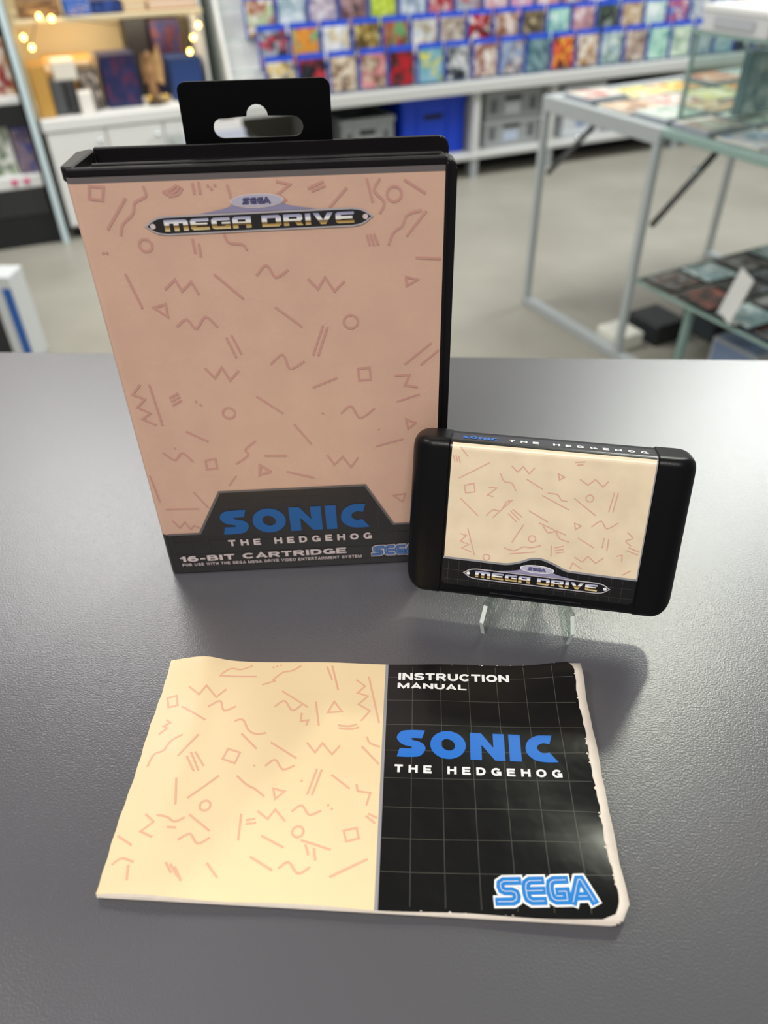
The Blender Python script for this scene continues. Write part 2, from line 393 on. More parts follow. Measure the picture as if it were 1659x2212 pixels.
MEGA = {'M': (1.4, [[(0, 0), (0, 1), (1.25, 1), (1.4, .85), (1.4, 0), (1.1, 0), (1.1, .68), (.85, .68), (.85, 0), (.55, 0), (.55, .68), (.3, .68), (.3, 0)]]),
        'E': (1.1, [[(0, .15), (0, .85), (.15, 1), (1.1, 1), (1.1, .74), (.32, .74), (.32, .62), (1.0, .62), (1.0, .38), (.32, .38), (.32, .26), (1.1, .26), (1.1, 0), (.15, 0)]]),
        'G': (1.1, [[(0, .15), (0, .85), (.15, 1), (1.1, 1), (1.1, .74), (.32, .74), (.32, .26), (.8, .26), (.8, .38), (.6, .38), (.6, .6), (1.1, .6), (1.1, 0), (.15, 0)]]),
        'A': (1.1, [[(0, 0), (0, .85), (.15, 1), (1.1, 1), (1.1, 0), (.78, 0), (.78, .3), (.32, .3), (.32, 0)], [(.32, .55), (.78, .55), (.78, .75), (.32, .75)]]),
        'D': (1.15, [[(0, 0), (0, 1), (1.0, 1), (1.15, .85), (1.15, .15), (1.0, 0)], [(.32, .26), (.83, .26), (.83, .74), (.32, .74)]]),
        'R': (1.15, [[(0, 0), (0, 1), (1, 1), (1.12, .88), (1.12, .5), (1.0, .4), (1.15, 0), (.8, 0), (.65, .35), (.32, .35), (.32, 0)], [(.32, .58), (.8, .58), (.8, .75), (.32, .75)]]),
        'I': (.32, [[(0, 0), (0, 1), (.32, 1), (.32, 0)]]), 'V': (1.2, [[(0, 1), (.34, 1), (.6, .35), (.86, 1), (1.2, 1), (.75, 0), (.45, 0)]]), ' ': (.35, [])}
SEGA_PATHS = [[(1.0, .84), (.34, .84), (.19, .77), (.17, .66), (.22, .55), (.36, .5), (.66, .5), (.80, .44), (.84, .33), (.80, .22), (.66, .16), (0, .16)],
              [(2.0, .84), (1.48, .84), (1.32, .76), (1.27, .6), (1.27, .4), (1.32, .24), (1.48, .16), (2.0, .16)], [(1.3, .5), (2.0, .5)],
              [(3.05, .84), (2.53, .84), (2.37, .76), (2.32, .6), (2.32, .4), (2.37, .24), (2.53, .16), (3.0, .16), (3.0, .46), (2.66, .46)],
              [(3.22, .10), (3.60, .84), (3.72, .84), (4.12, .10)], [(3.5, .28), (3.86, .28)]]
def sonic_word(face, layer, m, parent, bl, br, tl):
    p = Print()
    for L in loops_fit(SONIC, .14, bl, br, tl): p.poly(*L)
    return p.obj('title_lettering', face, layer, m, parent)
def sega_logo(face, layer, parent, bl, br, tl, mw, mb, outline=True):
    flat = [(0, 0), (4.3, 1)]
    bl, br, tl = Vector(bl), Vector(br), Vector(tl); hx = (br-bl)/4.3; hy = Vector((-hx.y, hx.x)).normalized()*((tl-bl).length)
    k = (hx.length+hy.length)/2
    T = [[tuple(bl+hx*x+hy*y) for x, y in P] for P in SEGA_PATHS]
    if outline:
        p = Print()
        for P in T: p.stroke(P, .47*k)
        p.obj('logo_outline', face, layer, mw, parent)
    p = Print()
    for P in T: p.stroke(P, .31*k)
    p.obj('logo_lettering', face, layer+1, mb, parent)
    p = Print()
    for P in T: p.stroke(P, .021*k)
    p.obj('logo_inline', face, layer+2, mw, parent)
def emblem(face, layer, parent, pl, pr, white, black, m_sega):
    a, b = Vector(pl), Vector(pr); hx = b-a; L = hx.length; hx.normalize(); hy = Vector((-hx.y, hx.x))
    T = lambda P: [tuple(a+hx*x*L+hy*y*L) for x, y in P]
    def body(g):
        hp = [(g*1.6, 0), (.016+g*1.1, .010-g*.3), (.032+g*.9, .023-g*.6), (.058+g*.5, .035-g*.85), (.095, .0405-g), (.15, .0415-g)]
        up = hp+[(1-x, y) for x, y in hp[::-1]]
        lo = [(x, -y) for x, y in up[1:-1]][::-1]
        return catmull(up+lo, [1]+[0]*10+[1]+[0]*10, 4)
    p = Print(); p.poly(T(body(0))); p.obj('emblem_rim', face, layer, M['silver'], parent)
    p = Print(); p.poly(T(catmull([(.24, .043), (.36, .062), (.44, .092), (.56, .092), (.64, .062), (.76, .043)], [1, 0, 0, 0, 0, 1], 5))); p.obj('emblem_crest', face, layer, M['lav'], parent)
    p = Print(); p.poly(T(body(.008))); p.obj('emblem_plate', face, layer+1, black, parent)
    for x in (.038, .962):
        p = Print(); p.poly(T(ell(x, 0, .012, .012, 14))); p.obj('emblem_stud', face, layer+2, white, parent)
    p = Print(); p.poly(T(ell(.5, .088, .115, .030, 36))); p.obj('emblem_oval', face, layer+1, white, parent)
    p = Print(); p.poly(T(ell(.5, .088, .108, .025, 36))); p.obj('emblem_oval_center', face, layer+2, M['lav2'], parent)
    sega_logo(face, layer+3, parent, T([(.440, .075)])[0], T([(.560, .075)])[0], T([(.440, .102)])[0], white, m_sega, False)
    p = Print(); let = [MEGA[c] for c in 'MEGA DRIVE']
    for Lp in loops_fit([l for l in let], .14, *T([(.088, -.024), (.912, -.024), (.088, .025)])):
        if Lp: p.poly(*Lp)
    p.obj('emblem_lettering', face, layer+2, M['chrome'], parent)
def doodles(name, face, layer, m, parent, zf, items, w, lim=None):
    p = Print()
    for it in items:
        k, P = it[0], face.pts(zf(it[1]))
        if lim and any(not (lim[0] < q[0] < lim[1] and lim[2] < q[1] < lim[3]) for q in P): continue
        if k == 'l': p.stroke(P, w)
        elif k == 'z': p.stroke(P, w)
        elif k == 's': p.stroke(catmull(P, None, 5, False), w)
        elif k == 'p': p.stroke(P, w, True)
        elif k == 'c':
            r = (Vector(P[1])-Vector(P[0])).length; p.stroke(ell(P[0][0], P[0][1], r, r, 20), w, True)
        elif k == 'd':
            for q in P: p.poly(ell(q[0], q[1], w*.6, w*.6, 8))
    o = p.obj(name, face, layer, m, parent); o['kind'] = 'stuff'; return o
EPS = .00006

# ================================================================== GAME CASE (standing clamshell)
KW, KH = .126, .180
kmtx = Matrix.Translation((-.102, .2616, ZC)) @ Matrix.Rotation(.0394, 4, 'Z')
case = root('game_case', None, label='tall black clamshell game case with cream cover and hang tab standing upright', cat='game case', mat=kmtx)
KF = Face(kmtx, 1, 0, lambda u, v, l: (u, -.0004-EPS*l, v))
prism('front_lid', rrect(0, .1265, 0, .012, .003, 5, (1, 0, 0, 0)), 'z', 0, .1800, M['case_black'], case)
prism('lid_edge', rrect(.124, .1300, 0, .1803, .003, 5, (0, 1, 1, 0)), 'y', .0035, .0125, M['case_black'], case, .0006)
box('back_tray', .0015, .1275, .0125, .0245, 0, .1785, M['case_black'], case, .001, 2)
bx = prism('back_plate', rrect(.004, .1295, 0, .1828, .0035, 5, (0, 0, 1, 0)), 'y', .0245, .0265, M['case_black'], case, .0004)
box('front_ridge', .0008, .1262, .0000, .0020, .1795, .1824, M['case_black'], case, .0006, 2)
prism('spine_ridge', [(-.0012, .002), (.0008, .0005), (.0030, .0008), (.0050, .0225), (.0035, .0240), (-.0008, .0200)], 'z', .1780, .1828, M['case_black'], case, .0005)
box('top_seam', .006, .1255, .0112, .0128, .1780, .1808, M['case_black'], case, .0004, 1)
# hang tab with its slot
ty = .0258
def tuv(x, y): return KF.uv(x, y, ty)
tl_, tr_ = tuv(405, 328), tuv(720, 318)
x0, x1 = tl_[0], tr_[0]
ztop = (tuv(400, 173)[1]+tuv(705, 170)[1])/2
outer = rrect(x0, x1, .176, ztop, .0028, 6, (0, 0, 1, 1))
sl, sr = tuv(461, 272)[0], tuv(655, 272)[0]; sb, st = tuv(558, 296)[1], tuv(558, 252)[1]; bt = tuv(553, 224)[1]; bl_, br_ = tuv(531, 240)[0], tuv(578, 240)[0]
r = (st-sb)/2; hole = []
for k in range(9):
    a = math.radians(-90+180*k/8); hole.append((sr-r+r*math.cos(a), sb+r+r*math.sin(a)))
mx, mr = (bl_+br_)/2, (br_-bl_)/2
for k in range(9):
    a = math.radians(180*k/8); hole.append((mx+mr*math.cos(a), max(st, bt-mr)+mr*math.sin(a)))
for k in range(9):
    a = math.radians(90+180*k/8); hole.append((sl+r+r*math.cos(a), sb+r+r*math.sin(a)))
L3 = [[Vector((p[0], p[1], 0)) for p in l] for l in (outer, hole)]
tri = tessellate_polygon(L3); fp = outer+hole; n = len(fp)
v = [(p[0], ty-.0005, p[1]) for p in fp]+[(p[0], ty+.0005, p[1]) for p in fp]
f = [tuple(t) for t in tri]+[tuple(i+n for i in t)[::-1] for t in tri]
for a0, cnt in ((0, len(outer)), (len(outer), len(hole))):
    for k in range(cnt): i, j = a0+k, a0+(k+1) % cnt; f.append((i, j, j+n, i+n))
me = bpy.data.meshes.new('hang_tab'); me.from_pydata(v, [], f); bm = bmesh.new(); bm.from_mesh(me); bmesh.ops.recalc_face_normals(bm, faces=bm.faces[:]); bm.to_mesh(me); bm.free()
mk('hang_tab', me, M['tab_black'], case)
box('tab_fold', x0, x1, ty-.0012, ty+.0002, .1785, .1805, M['case_black'], case, .0004, 1)
# paper cover sheet: front, rounded corner, spine
zt = KF.uv(550, 374)[1]; zp = KF.uv(351, 1155)[1]; pz = .0008
prof = [(KW-.0006, -.0003)]+[(.003-.003*math.sin(math.radians(a))-.0003, .003-.003*math.cos(math.radians(a))-.0003) for a in range(0, 91, 15)]+[(-.0003, .022)]
def sheet(name, za, zb, m):
    v = [(x, y, z) for z in (za, zb) for x, y in prof]; k = len(prof)
    return fromdata(name, v, [(i, i+1, k+i+1, k+i) for i in range(k-1)], m, case, True)
cs = sheet('cover_sheet', zp, zt-.0014, M['case_cream']); sheet('cover_bottom', pz, zp, M['case_ink']); sheet('cover_top_band', zt-.0014, zt+.0006, M['case_grey'])
z1 = zoomer(300, 1000, 2.765); z6 = zoomer(140, 380, 1.975)
pl = KF.pts(z1([(365, 415), (480, 170), (1350, 120), (1520, 348)]))
pl0 = [(0.0028, zp-.0002), pl[0][:2] if 0 else (pl[0][0], zp), pl[1], (pl[2][0], pl[1][1]), (pl[3][0], zp), (KW-.0008, zp)]
p = Print(); p.poly([(0.003, zp-.002)]+pl0[1:5]+[(KW-.0008, zp), (KW-.0008, zp-.002)]); p.obj('cover_plinth', KF, 1, M['case_ink'], case)
p = Print(); p.stroke([(0.003, zp)]+pl0[1:5]+[(KW-.0008, zp)], .0011, round_=False); p.obj('plinth_border', KF, 3, M['case_grey'], case)
p = Print()
gs = .0079; gx0 = pl0[2][0]+.004
x = .0045
while x < KW-.002:
    top = zp
    if pl0[2][0] < x < pl0[3][0]: top = pl0[2][1]
    elif pl0[1][0] < x <= pl0[2][0]: top = zp+(pl0[2][1]-zp)*(x-pl0[1][0])/(pl0[2][0]-pl0[1][0])
    elif pl0[3][0] <= x < pl0[4][0]: top = zp+(pl0[2][1]-zp)*(pl0[4][0]-x)/(pl0[4][0]-pl0[3][0])
    p.stroke([(x, .002), (x, top-.0004)], .00022, round_=False); x += gs
z = .004
while z < pl0[2][1]:
    a, b = .003, KW-.001
    if z > zp:
        q = (z-zp)/(pl0[2][1]-zp); a = pl0[1][0]+(pl0[2][0]-pl0[1][0])*q+.0006; b = pl0[4][0]-(pl0[4][0]-pl0[3][0])*q-.0006
    p.stroke([(a, z), (b, z)], .00022, round_=False); z += gs
p.obj('plinth_grid', KF, 2, M['case_grid'], case)['kind'] = 'stuff'
q3 = lambda L: KF.pts(z1(L))
sonic_word(KF, 4, M['case_blue'], case, *q3([(505, 425), (1380, 378), (505, 282)]))
word('subtitle_lettering', 'THE HEDGEHOG', KF, 4, M['case_white'], case, *q3([(540, 493), (1392, 446), (540, 456)]), wt=.25, space=.62)
word('format_lettering', '16-BIT CARTRIDGE', KF, 4, M['case_white'], case, *q3([(252, 590), (1240, 534), (252, 551)]), wt=.25)
word('small_print_lettering', 'FOR USE WITH THE SEGA MEGA DRIVE VIDEO ENTERTAINMENT SYSTEM', KF, 4, M['case_white'], case, *q3([(265, 615), (1330, 560), (265, 595)]), wt=.20, space=.20)
sega_logo(KF, 4, case, *q3([(1400, 550), (1660, 534), (1400, 490)]), M['case_white'], M['case_blue'])
emblem(KF, 4, case, KF.uv(312, 489), KF.uv(808, 465), M['case_white'], M['case_ink'], M['indigo'])
CD = [('p', [(105, 42), (165, 47), (162, 103), (105, 96)]), ('l', [(258, 95), (185, 225)]), ('s', [(335, 45), (345, 85), (300, 112), (290, 160), (248, 205), (240, 250)]),
      ('s', [(420, 68), (455, 55), (475, 38)]), ('s', [(432, 76), (468, 66), (488, 44)]), ('s', [(446, 84), (482, 76), (500, 52)]), ('l', [(545, 32), (552, 72)]), ('l', [(570, 26), (577, 72)]), ('d', [(610, 40), (625, 52), (640, 38)]),
      ('l', [(693, 40), (722, 132)]), ('z', [(905, 22), (960, 34), (908, 76), (942, 100), (925, 115)]), ('l', [(1040, 50), (1100, 22)]), ('l', [(1055, 62), (1108, 40)]), ('l', [(1130, 132), (1200, 50)]), ('l', [(1288, 12), (1312, 106)]),
      ('s', [(1342, 12), (1320, 60), (1362, 110), (1345, 155)]), ('c', [(1405, 75), (1436, 75)]), ('l', [(1450, 15), (1536, 70)]), ('s', [(1520, 145), (1460, 165), (1440, 210), (1402, 240), (1382, 290)]), ('l', [(1540, 150), (1460, 252)]),
      ('l', [(1290, 252), (1300, 292)]), ('l', [(1305, 250), (1318, 292)]), ('l', [(1320, 248), (1336, 290)]), ('l', [(85, 322), (152, 326)]), ('d', [(165, 328), (180, 327)]), ('c', [(345, 295), (372, 295)]), ('l', [(545, 270), (556, 325)]), ('l', [(572, 290), (580, 340)]),
      ('s', [(680, 248), (700, 282), (758, 290), (776, 312)]), ('p', [(1455, 428), (1506, 440), (1458, 466)]), ('p', [(1582, 500), (1606, 488), (1602, 530)]), ('l', [(1500, 347), (1602, 351)]), ('z', [(1520, 628), (1596, 622), (1545, 660), (1600, 672)]),
      ('l', [(1560, 712), (1452, 800)]), ('l', [(1592, 742), (1520, 802)]), ('z', [(1410, 850), (1470, 846), (1450, 892), (1502, 898)]), ('l', [(1420, 960), (1510, 930)]), ('p', [(1455, 1035), (1496, 1050), (1464, 1076)]), ('l', [(340, 690), (225, 770)]),
      ('s', [(335, 770), (290, 776), (270, 800), (232, 815)]), ('z', [(320, 890), (290, 932), (342, 950), (310, 986), (366, 1010), (332, 1036), (388, 1060)]), ('l', [(360, 890), (416, 1060)]), ('l', [(450, 945), (482, 926)]), ('l', [(456, 960), (490, 941)]), ('l', [(462, 976), (496, 957)]),
      ('p', [(830, 1230), (876, 1256), (830, 1275)]), ('l', [(855, 1192), (945, 1192)]), ('s', [(812, 1130), (770, 1166), (782, 1190), (732, 1226)]), ('l', [(365, 1285), (392, 1322)]), ('l', [(330, 1215), (356, 1215)]), ('p', [(600, 1212), (642, 1204), (650, 1244), (606, 1250)]),
      ('l', [(690, 690), (730, 770)]), ('l', [(712, 680), (752, 756)]), ('s', [(480, 640), (520, 610), (560, 650), (600, 600), (650, 640)]), ('z', [(430, 480), (470, 440), (500, 490), (540, 450), (570, 500)]), ('l', [(260, 420), (330, 560)]), ('p', [(380, 560), (430, 545), (440, 600)]),
      ('l', [(640, 420), (760, 520)]), ('s', [(820, 420), (860, 380), (900, 430), (950, 400)]), ('z', [(1040, 440), (1080, 480), (1110, 430), (1150, 490), (1190, 450)]), ('l', [(900, 560), (1010, 640)]), ('c', [(1220, 620), (1250, 620)]), ('s', [(880, 800), (930, 760), (960, 820), (1020, 790)]),
      ('l', [(1100, 640), (1060, 760)]), ('l', [(1120, 645), (1082, 762)]), ('p', [(1250, 820), (1300, 815), (1305, 866), (1256, 870)]), ('z', [(600, 820), (640, 860), (670, 815), (705, 870), (740, 830)]), ('l', [(820, 940), (930, 1010)]), ('l', [(1060, 900), (1160, 860)]),
      ('s', [(1180, 1010), (1220, 980), (1260, 1030), (1320, 990)]), ('l', [(520, 1090), (610, 1130)]), ('l', [(980, 1060), (1050, 1140)]), ('c', [(700, 1010), (726, 1010)]), ('d', [(560, 960), (580, 975), (1100, 1010), (1340, 1080), (470, 1160)]), ('l', [(1330, 1150), (1440, 1120)]), ('z', [(1120, 1190), (1150, 1230), (1185, 1195), (1220, 1240), (1250, 1200)]),
      ('s', [(420, 1180), (470, 1210), (500, 1180), (545, 1215)]), ('l', [(950, 1260), (1060, 1285)])]
doodles('doodle_print', KF, 1, M['case_pink'], case, z6, CD, .0009, (.003, KW-.0012, zp+.001, zt-.002))
doodles('doodle_print', KF, 1, M['case_pink'], case, z1, [('z', [(205, 345), (245, 385), (275, 350), (310, 395), (330, 370), (365, 385)]), ('l', [(165, 274), (355, 270)]), ('l', [(65, 75), (125, 228)]), ('p', [(720, 70), (735, 15), (785, 55)]), ('l', [(330, 175), (415, 265)]), ('l', [(580, 75), (540, 130)]), ('p', [(1520, 190), (1590, 178), (1575, 228)])], .00075)

# ================================================================== CARTRIDGE on its stand
CW, CH, CT = .1093, .0678, .0172
cmtx = Matrix.Translation((.0077, .228, ZC+.0196)) @ Matrix.Rotation(-.2019, 4, 'Z') @ Matrix.Rotation(-.3089, 4, 'X') @ Matrix.Rotation(-.0014, 4, 'Y')
cart = root('game_cartridge', None, label='black game cartridge with cream label leaning on a clear acrylic stand', cat='game cartridge', mat=cmtx)
LX0, LX1, REC = .0150, .0943, .0005
def sect(x, inset=True):
    e = min(x, CW-x); R = .0085
    q = 1-math.sqrt(max(0, 1-(1-min(e, R)/R)**2))
    yf, yb = R*.92*q, CT-.0045*q; Rb = .0085; qb = 1-math.sqrt(max(0, 1-(1-min(e, Rb)/Rb)**2)); zb = Rb*.9*qb
    Rt = .006; qt = 1-math.sqrt(max(0, 1-(1-min(e, Rt)/Rt)**2)); ztp = CH-Rt*.75*qt
    if inset and LX0 < x < LX1: yf += REC; ztp -= REC
    return yf, yb, zb, ztp
def ring(x, yf, yb, zb, ztp):
    pts = []
    def arc(cy, cz, r, a0, a1, n=6):
        for k in range(n+1):
            t = math.radians(a0+(a1-a0)*k/n); pts.append((x, cy+r*math.cos(t), cz+r*math.sin(t)))
    rr = min(1, (yb-yf)/.008)
    rf, rb_, rk = .0035*rr, .0024*rr, .002*rr
    arc(yf+rb_, zb+rb_, rb_, 270, 180); arc(yf+rf, ztp-rf, rf, 180, 90); arc(yb-rk, ztp-rk, rk, 90, 0); arc(yb-rk, zb+rk, rk, 0, -90)
    return pts
xs = [.0085*(1-math.cos(math.radians(a))) for a in range(0, 91, 9)]
xs[0] = .00004
xs = xs+[LX0-.0002, LX0+.0002, .03, .055, .08, LX1-.0002, LX1+.0002]+[CW-x for x in xs[::-1]]
v = []; f = []
for x in xs: v += ring(x, *sect(x))
nr = len(v)//len(xs)
for i in range(len(xs)-1):
    for k in range(nr): f.append((i*nr+k, i*nr+(k+1) % nr, (i+1)*nr+(k+1) % nr, (i+1)*nr+k))
f.append(tuple(range(nr))); f.append(tuple((len(xs)-1)*nr+k for k in range(nr))[::-1])
me = bpy.data.meshes.new('shell'); me.from_pydata(v, [], f); bm = bmesh.new(); bm.from_mesh(me); bmesh.ops.recalc_face_normals(bm, faces=bm.faces[:])
for e_ in bm.edges:
    if len(e_.link_faces) == 2 and e_.calc_face_angle(0) > math.radians(50): e_.smooth = False
bm.to_mesh(me); bm.free()
mk('shell', me, M['cart_black'], cart, True)
RF = .0035
def cmap(u, v, l):
    o = .00008+EPS*l                     # lift off the recessed surface
    y0, zt_ = REC, CH-REC
    if v <= zt_-RF: return (u, y0-o, v)
    s = v-(zt_-RF); a = s/RF
    if a < math.pi/2:
        return (u, y0+RF-(RF+o)*math.cos(a), zt_-RF+(RF+o)*math.sin(a))
    return (u, y0+RF+s-RF*math.pi/2, zt_+o)
CF = Face(cmtx, 1, REC, cmap, (0, .0007))
def top_uv(px, py):
    c = CF.inv @ CAM; d = CF.inv.to_3x3() @ ray(px, py); p = c+d*((CH-REC-c.z)/d.z)
    return (p.x, (CH-REC-RF)+RF*math.pi/2+(p.y-REC-RF))
zc = zoomer(860, 900, 2.44); zc2 = zoomer(960, 1160, 3.456)
lv_top = (CH-REC-RF)+RF*math.pi/2+.0085
lx0, lx1 = LX0+.0006, LX1-.0006
p = Print(); p.poly(rrect(lx0, lx1, .0050, lv_top, .0022, 5, (1, 1, 0, 0))); p.obj('label_sheet', CF, 0, M['l_ink'], cart)
bd = CF.pts(zc([(235, 738), (400, 757), (520, 772), (580, 776), (640, 767), (690, 752), (725, 748), (765, 754), (825, 780), (885, 812), (960, 824), (1100, 843), (1257, 862)]))
bd = [(p_[0], p_[1]) for p_ in bd]; cl, cr_ = bd[0][0], bd[-1][0]; cl = lx0+.0005
ctop = CH-REC-RF+.0030
bd[0] = (cl, bd[0][1])
p = Print(); p.poly(bd+[(bd[-1][0], ctop), (cl, ctop)]); p.obj('label_field', CF, 1, M['l_cream'], cart)
p = Print(); p.stroke(catmull(bd, None, 3, False), .0009); p.stroke([(bd[-1][0], bd[-1][1]), (bd[-1][0], ctop)], .0005); p.obj('label_border', CF, 2, M['grey'], cart)
p = Print(); x = lx0+.0025
while x < lx1-.001:
    yv = min(bd, key=lambda q: abs(q[0]-x))[1]
    p.stroke([(x, .0056), (x, yv-.001)], .00016, round_=False); p.stroke([(x, ctop+.0006), (x, lv_top-.0006)], .00014, round_=False); x += .0044
for z in (.0075, .0119):
    p.stroke([(lx0+.0006, z), (lx1-.0006, z)], .00016, round_=False)
p.obj('label_grid', CF, 1, M['l_grid'], cart)['kind'] = 'stuff'
a_, b_ = top_uv(998, 947), top_uv(1075, 953)
v0 = (a_[1]+b_[1])/2; vm = max(CH-REC-RF+RF*math.pi/2-.0006, min(v0, lv_top-.004)); hgt = .0036
sonic_word(CF, 2, M['blue'], cart, (a_[0], vm), (b_[0], vm), (a_[0], vm+hgt))
a_, b_ = top_uv(1099, 957), top_uv(1401, 980)
word('subtitle_lettering', 'THE HEDGEHOG', CF, 2, M['white'], cart, (a_[0], vm), (b_[0], vm), (a_[0], vm+hgt*.82), wt=.26, space=.8)
emblem(CF, 2, cart, CF.uv(*zc2([(137, 262)])[0]), CF.uv(*zc2([(1240, 393)])[0]), M['white'], M['l_ink'], M['indigo'])
LD = [('p', [(412, 160), (446, 150), (450, 182), (416, 190)]), ('l', [(480, 243), (322, 322)]), ('l', [(292, 205), (300, 232)]), ('l', [(306, 205), (314, 235)]), ('l', [(320, 208), (328, 240)]), ('l', [(330, 160), (368, 208)]), ('s', [(550, 180), (600, 168), (640, 185), (660, 175)]),
      ('l', [(700, 200), (715, 182)]), ('l', [(790, 180), (850, 188)]), ('l', [(870, 225), (905, 195)]), ('l', [(935, 240), (985, 238)]), ('l', [(945, 255), (975, 252)]), ('s', [(1040, 205), (1070, 225), (1110, 215), (1140, 235)]), ('p', [(845, 300), (878, 318), (850, 332)]),
      ('c', [(1330, 322), (1350, 322)]), ('z', [(480, 370), (520, 375), (470, 412), (500, 420)]), ('s', [(465, 520), (500, 490), (540, 495), (570, 450), (605, 438)]), ('l', [(600, 440), (500, 530)]), ('l', [(760, 415), (900, 490)]), ('s', [(790, 402), (840, 410), (860, 440), (890, 445)]),
      ('l', [(582, 510), (622, 552)]), ('l', [(592, 495), (640, 545)]), ('l', [(605, 488), (655, 530)]), ('l', [(690, 495), (790, 555)]), ('s', [(765, 575), (790, 610), (830, 605), (850, 640), (900, 660)]), ('l', [(745, 560), (880, 622)]), ('z', [(330, 615), (360, 625), (328, 655), (372, 672), (335, 690), (385, 712)]),
      ('l', [(368, 590), (402, 728)]), ('c', [(706, 643), (725, 643)]), ('l', [(660, 570), (600, 660)]), ('s', [(560, 690), (610, 705), (660, 685), (700, 690), (752, 678)]), ('l', [(590, 722), (720, 712)]), ('l', [(808, 680), (805, 735)]), ('l', [(826, 690), (870, 682)]), ('l', [(828, 705), (872, 698)]), ('l', [(832, 718), (874, 712)]),
      ('p', [(245, 700), (275, 722), (245, 725)]), ('c', [(465, 740), (482, 740)]), ('z', [(905, 800), (920, 770), (965, 800)]), ('l', [(1085, 640), (1075, 690)]), ('l', [(1110, 645), (1100, 705)]), ('l', [(1215, 690), (1270, 712)]), ('l', [(1205, 705), (1262, 728)]), ('z', [(1150, 735), (1180, 728), (1178, 760)]),
      ('l', [(1180, 835), (1225, 812)]), ('l', [(1240, 560), (1300, 600)]), ('s', [(1210, 610), (1235, 640), (1200, 655), (1225, 680)]), ('l', [(1290, 350), (1340, 420)]), ('z', [(1260, 480), (1310, 470), (1290, 510), (1330, 515)]), ('l', [(330, 430), (420, 520)]), ('z', [(600, 260), (630, 290), (660, 262), (690, 300), (720, 270)]),
      ('l', [(680, 330), (760, 380)]), ('s', [(540, 300), (560, 340), (600, 350), (620, 390)]), ('p', [(350, 360), (400, 350), (405, 395), (355, 400)]), ('z', [(960, 330), (1000, 360), (1040, 330), (1080, 370), (1110, 340)]), ('l', [(930, 430), (1040, 520)]), ('s', [(1020, 580), (1070, 550), (1100, 590), (1160, 560)]), ('l', [(950, 640), (1030, 690)]),
      ('l', [(1140, 400), (1110, 500)]), ('l', [(1160, 402), (1132, 502)]), ('c', [(1010, 430), (1030, 430)]), ('p', [(930, 560), (965, 575), (935, 595)]), ('z', [(930, 740), (970, 765), (1000, 735), (1040, 772), (1080, 745)])]
doodles('doodle_print', CF, 2, M['l_pink'], cart, zc, LD, .00045, (cl+.0005, cr_-.0005, 0, ctop-.001))
# small relief on the cartridge below the label
box('grip_bar', .036, .074, -.0003, .001, .0018, .0034, M['cart_black'], cart, .0003, 1)

# stand: two clear side plates and a cross bar, standing on the counter
smtx = Matrix.Translation((.0427, .2209, ZC)) @ Matrix.Rotation(-.2019, 4, 'Z')
stand = root('acrylic_stand', None, label='small clear acrylic easel under the black cartridge, two pointed feet', cat='stand', mat=smtx)
plate = [(-.0016, 0), (-.0044, .0095), (-.0012, .0175), (.0020, .0178), (.0188, .0127), (.0352, .0612), (.0395, .0602), (.0280, .0175), (.0400, 0), (.0355, 0), (.0235, .0110), (.0090, .0100)]
for i, (xo, sp) in enumerate(((0, .36), (.0346, -.36))):
    o = prism('side_plate', plate, 'x', -.0013, .0013, M['acrylic'], stand, .0002)
    o.location = (xo, 0, 0); o.rotation_euler = (0, 0, -sp)
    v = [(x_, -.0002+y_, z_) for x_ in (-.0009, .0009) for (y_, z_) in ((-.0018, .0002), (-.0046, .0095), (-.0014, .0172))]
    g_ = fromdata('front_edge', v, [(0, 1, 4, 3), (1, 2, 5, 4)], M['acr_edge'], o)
cb = bmesh.new(); addbox(cb, .0100, .0246, .0240, .0258, .0125, .0160, .0003, 1)
bm_obj('cross_bar', cb, M['acrylic'], stand)

# ================================================================== INSTRUCTION MANUAL lying on the counter
mmtx = Matrix.Translation((-.0959, .1109, ZC)) @ Matrix.Rotation(-.0552, 4, 'Z')
man = root('instruction_manual', None, label='worn landscape game instruction booklet lying flat, half cream half black cover', cat='booklet', mat=mmtx)
MW, MH = .1672, .0957
def mz(u, v):
    a, b = u/MW, v/MH
    z = .0030+.0010*math.exp(-((u-.016)/.006)**2)*(.25+.75*b)+.0016*math.exp(-((u-.012)/.010)**2-((v-MH)/.012)**2)
    z += .0008*max(0, (a-.55)/.45)**2+.0022*math.exp(-((u-MW)/.016)**2-((v-MH)/.016)**2)+.0012*math.exp(-((u-MW)/.02)**2-(v/.016)**2)
    z += .00030*math.sin(u*95+.8)*math.sin(v*60+.4) - .0006*math.exp(-(u/.004)**2)
    z += .0007*math.exp(-((u-.022)/.02)**2-(v/.008)**2)
    z += .0006*max(0, (a-.78)/.22)**2*math.sin(v*150)
    return z
def umax(v):
    r = .006; e = MW-.0010+.0003*math.sin(v*210)+.00018*math.sin(v*871+1)+.0001*math.sin(v*1700)
    if v < r: e -= r*(1-math.sqrt(max(0, 1-((r-v)/r)**2)))
    if v > MH-.003: e -= .0025*((v-MH+.003)/.003)
    return e
def umin(v): return .0002*math.sin(v*160+1)+.00012*math.sin(v*655)
def skew(u, v): return v-.0036*(u/MW)*(1-v/MH)          # the front edge is not quite square to the spine
MF = Face(mmtx, 2, .0035, lambda u, v, l: (u, v, mz(u, v)+.00005+EPS*l), (.0025, .0025))
zm = zoomer(780, 1400, 2.676); zl = zoomer(180, 1390, 2.44)
mq = lambda L: MF.pts(zm(L))
ud = sum(p_[0] for p_ in mq([(158, 100), (118, 750), (76, 1525)]))/3
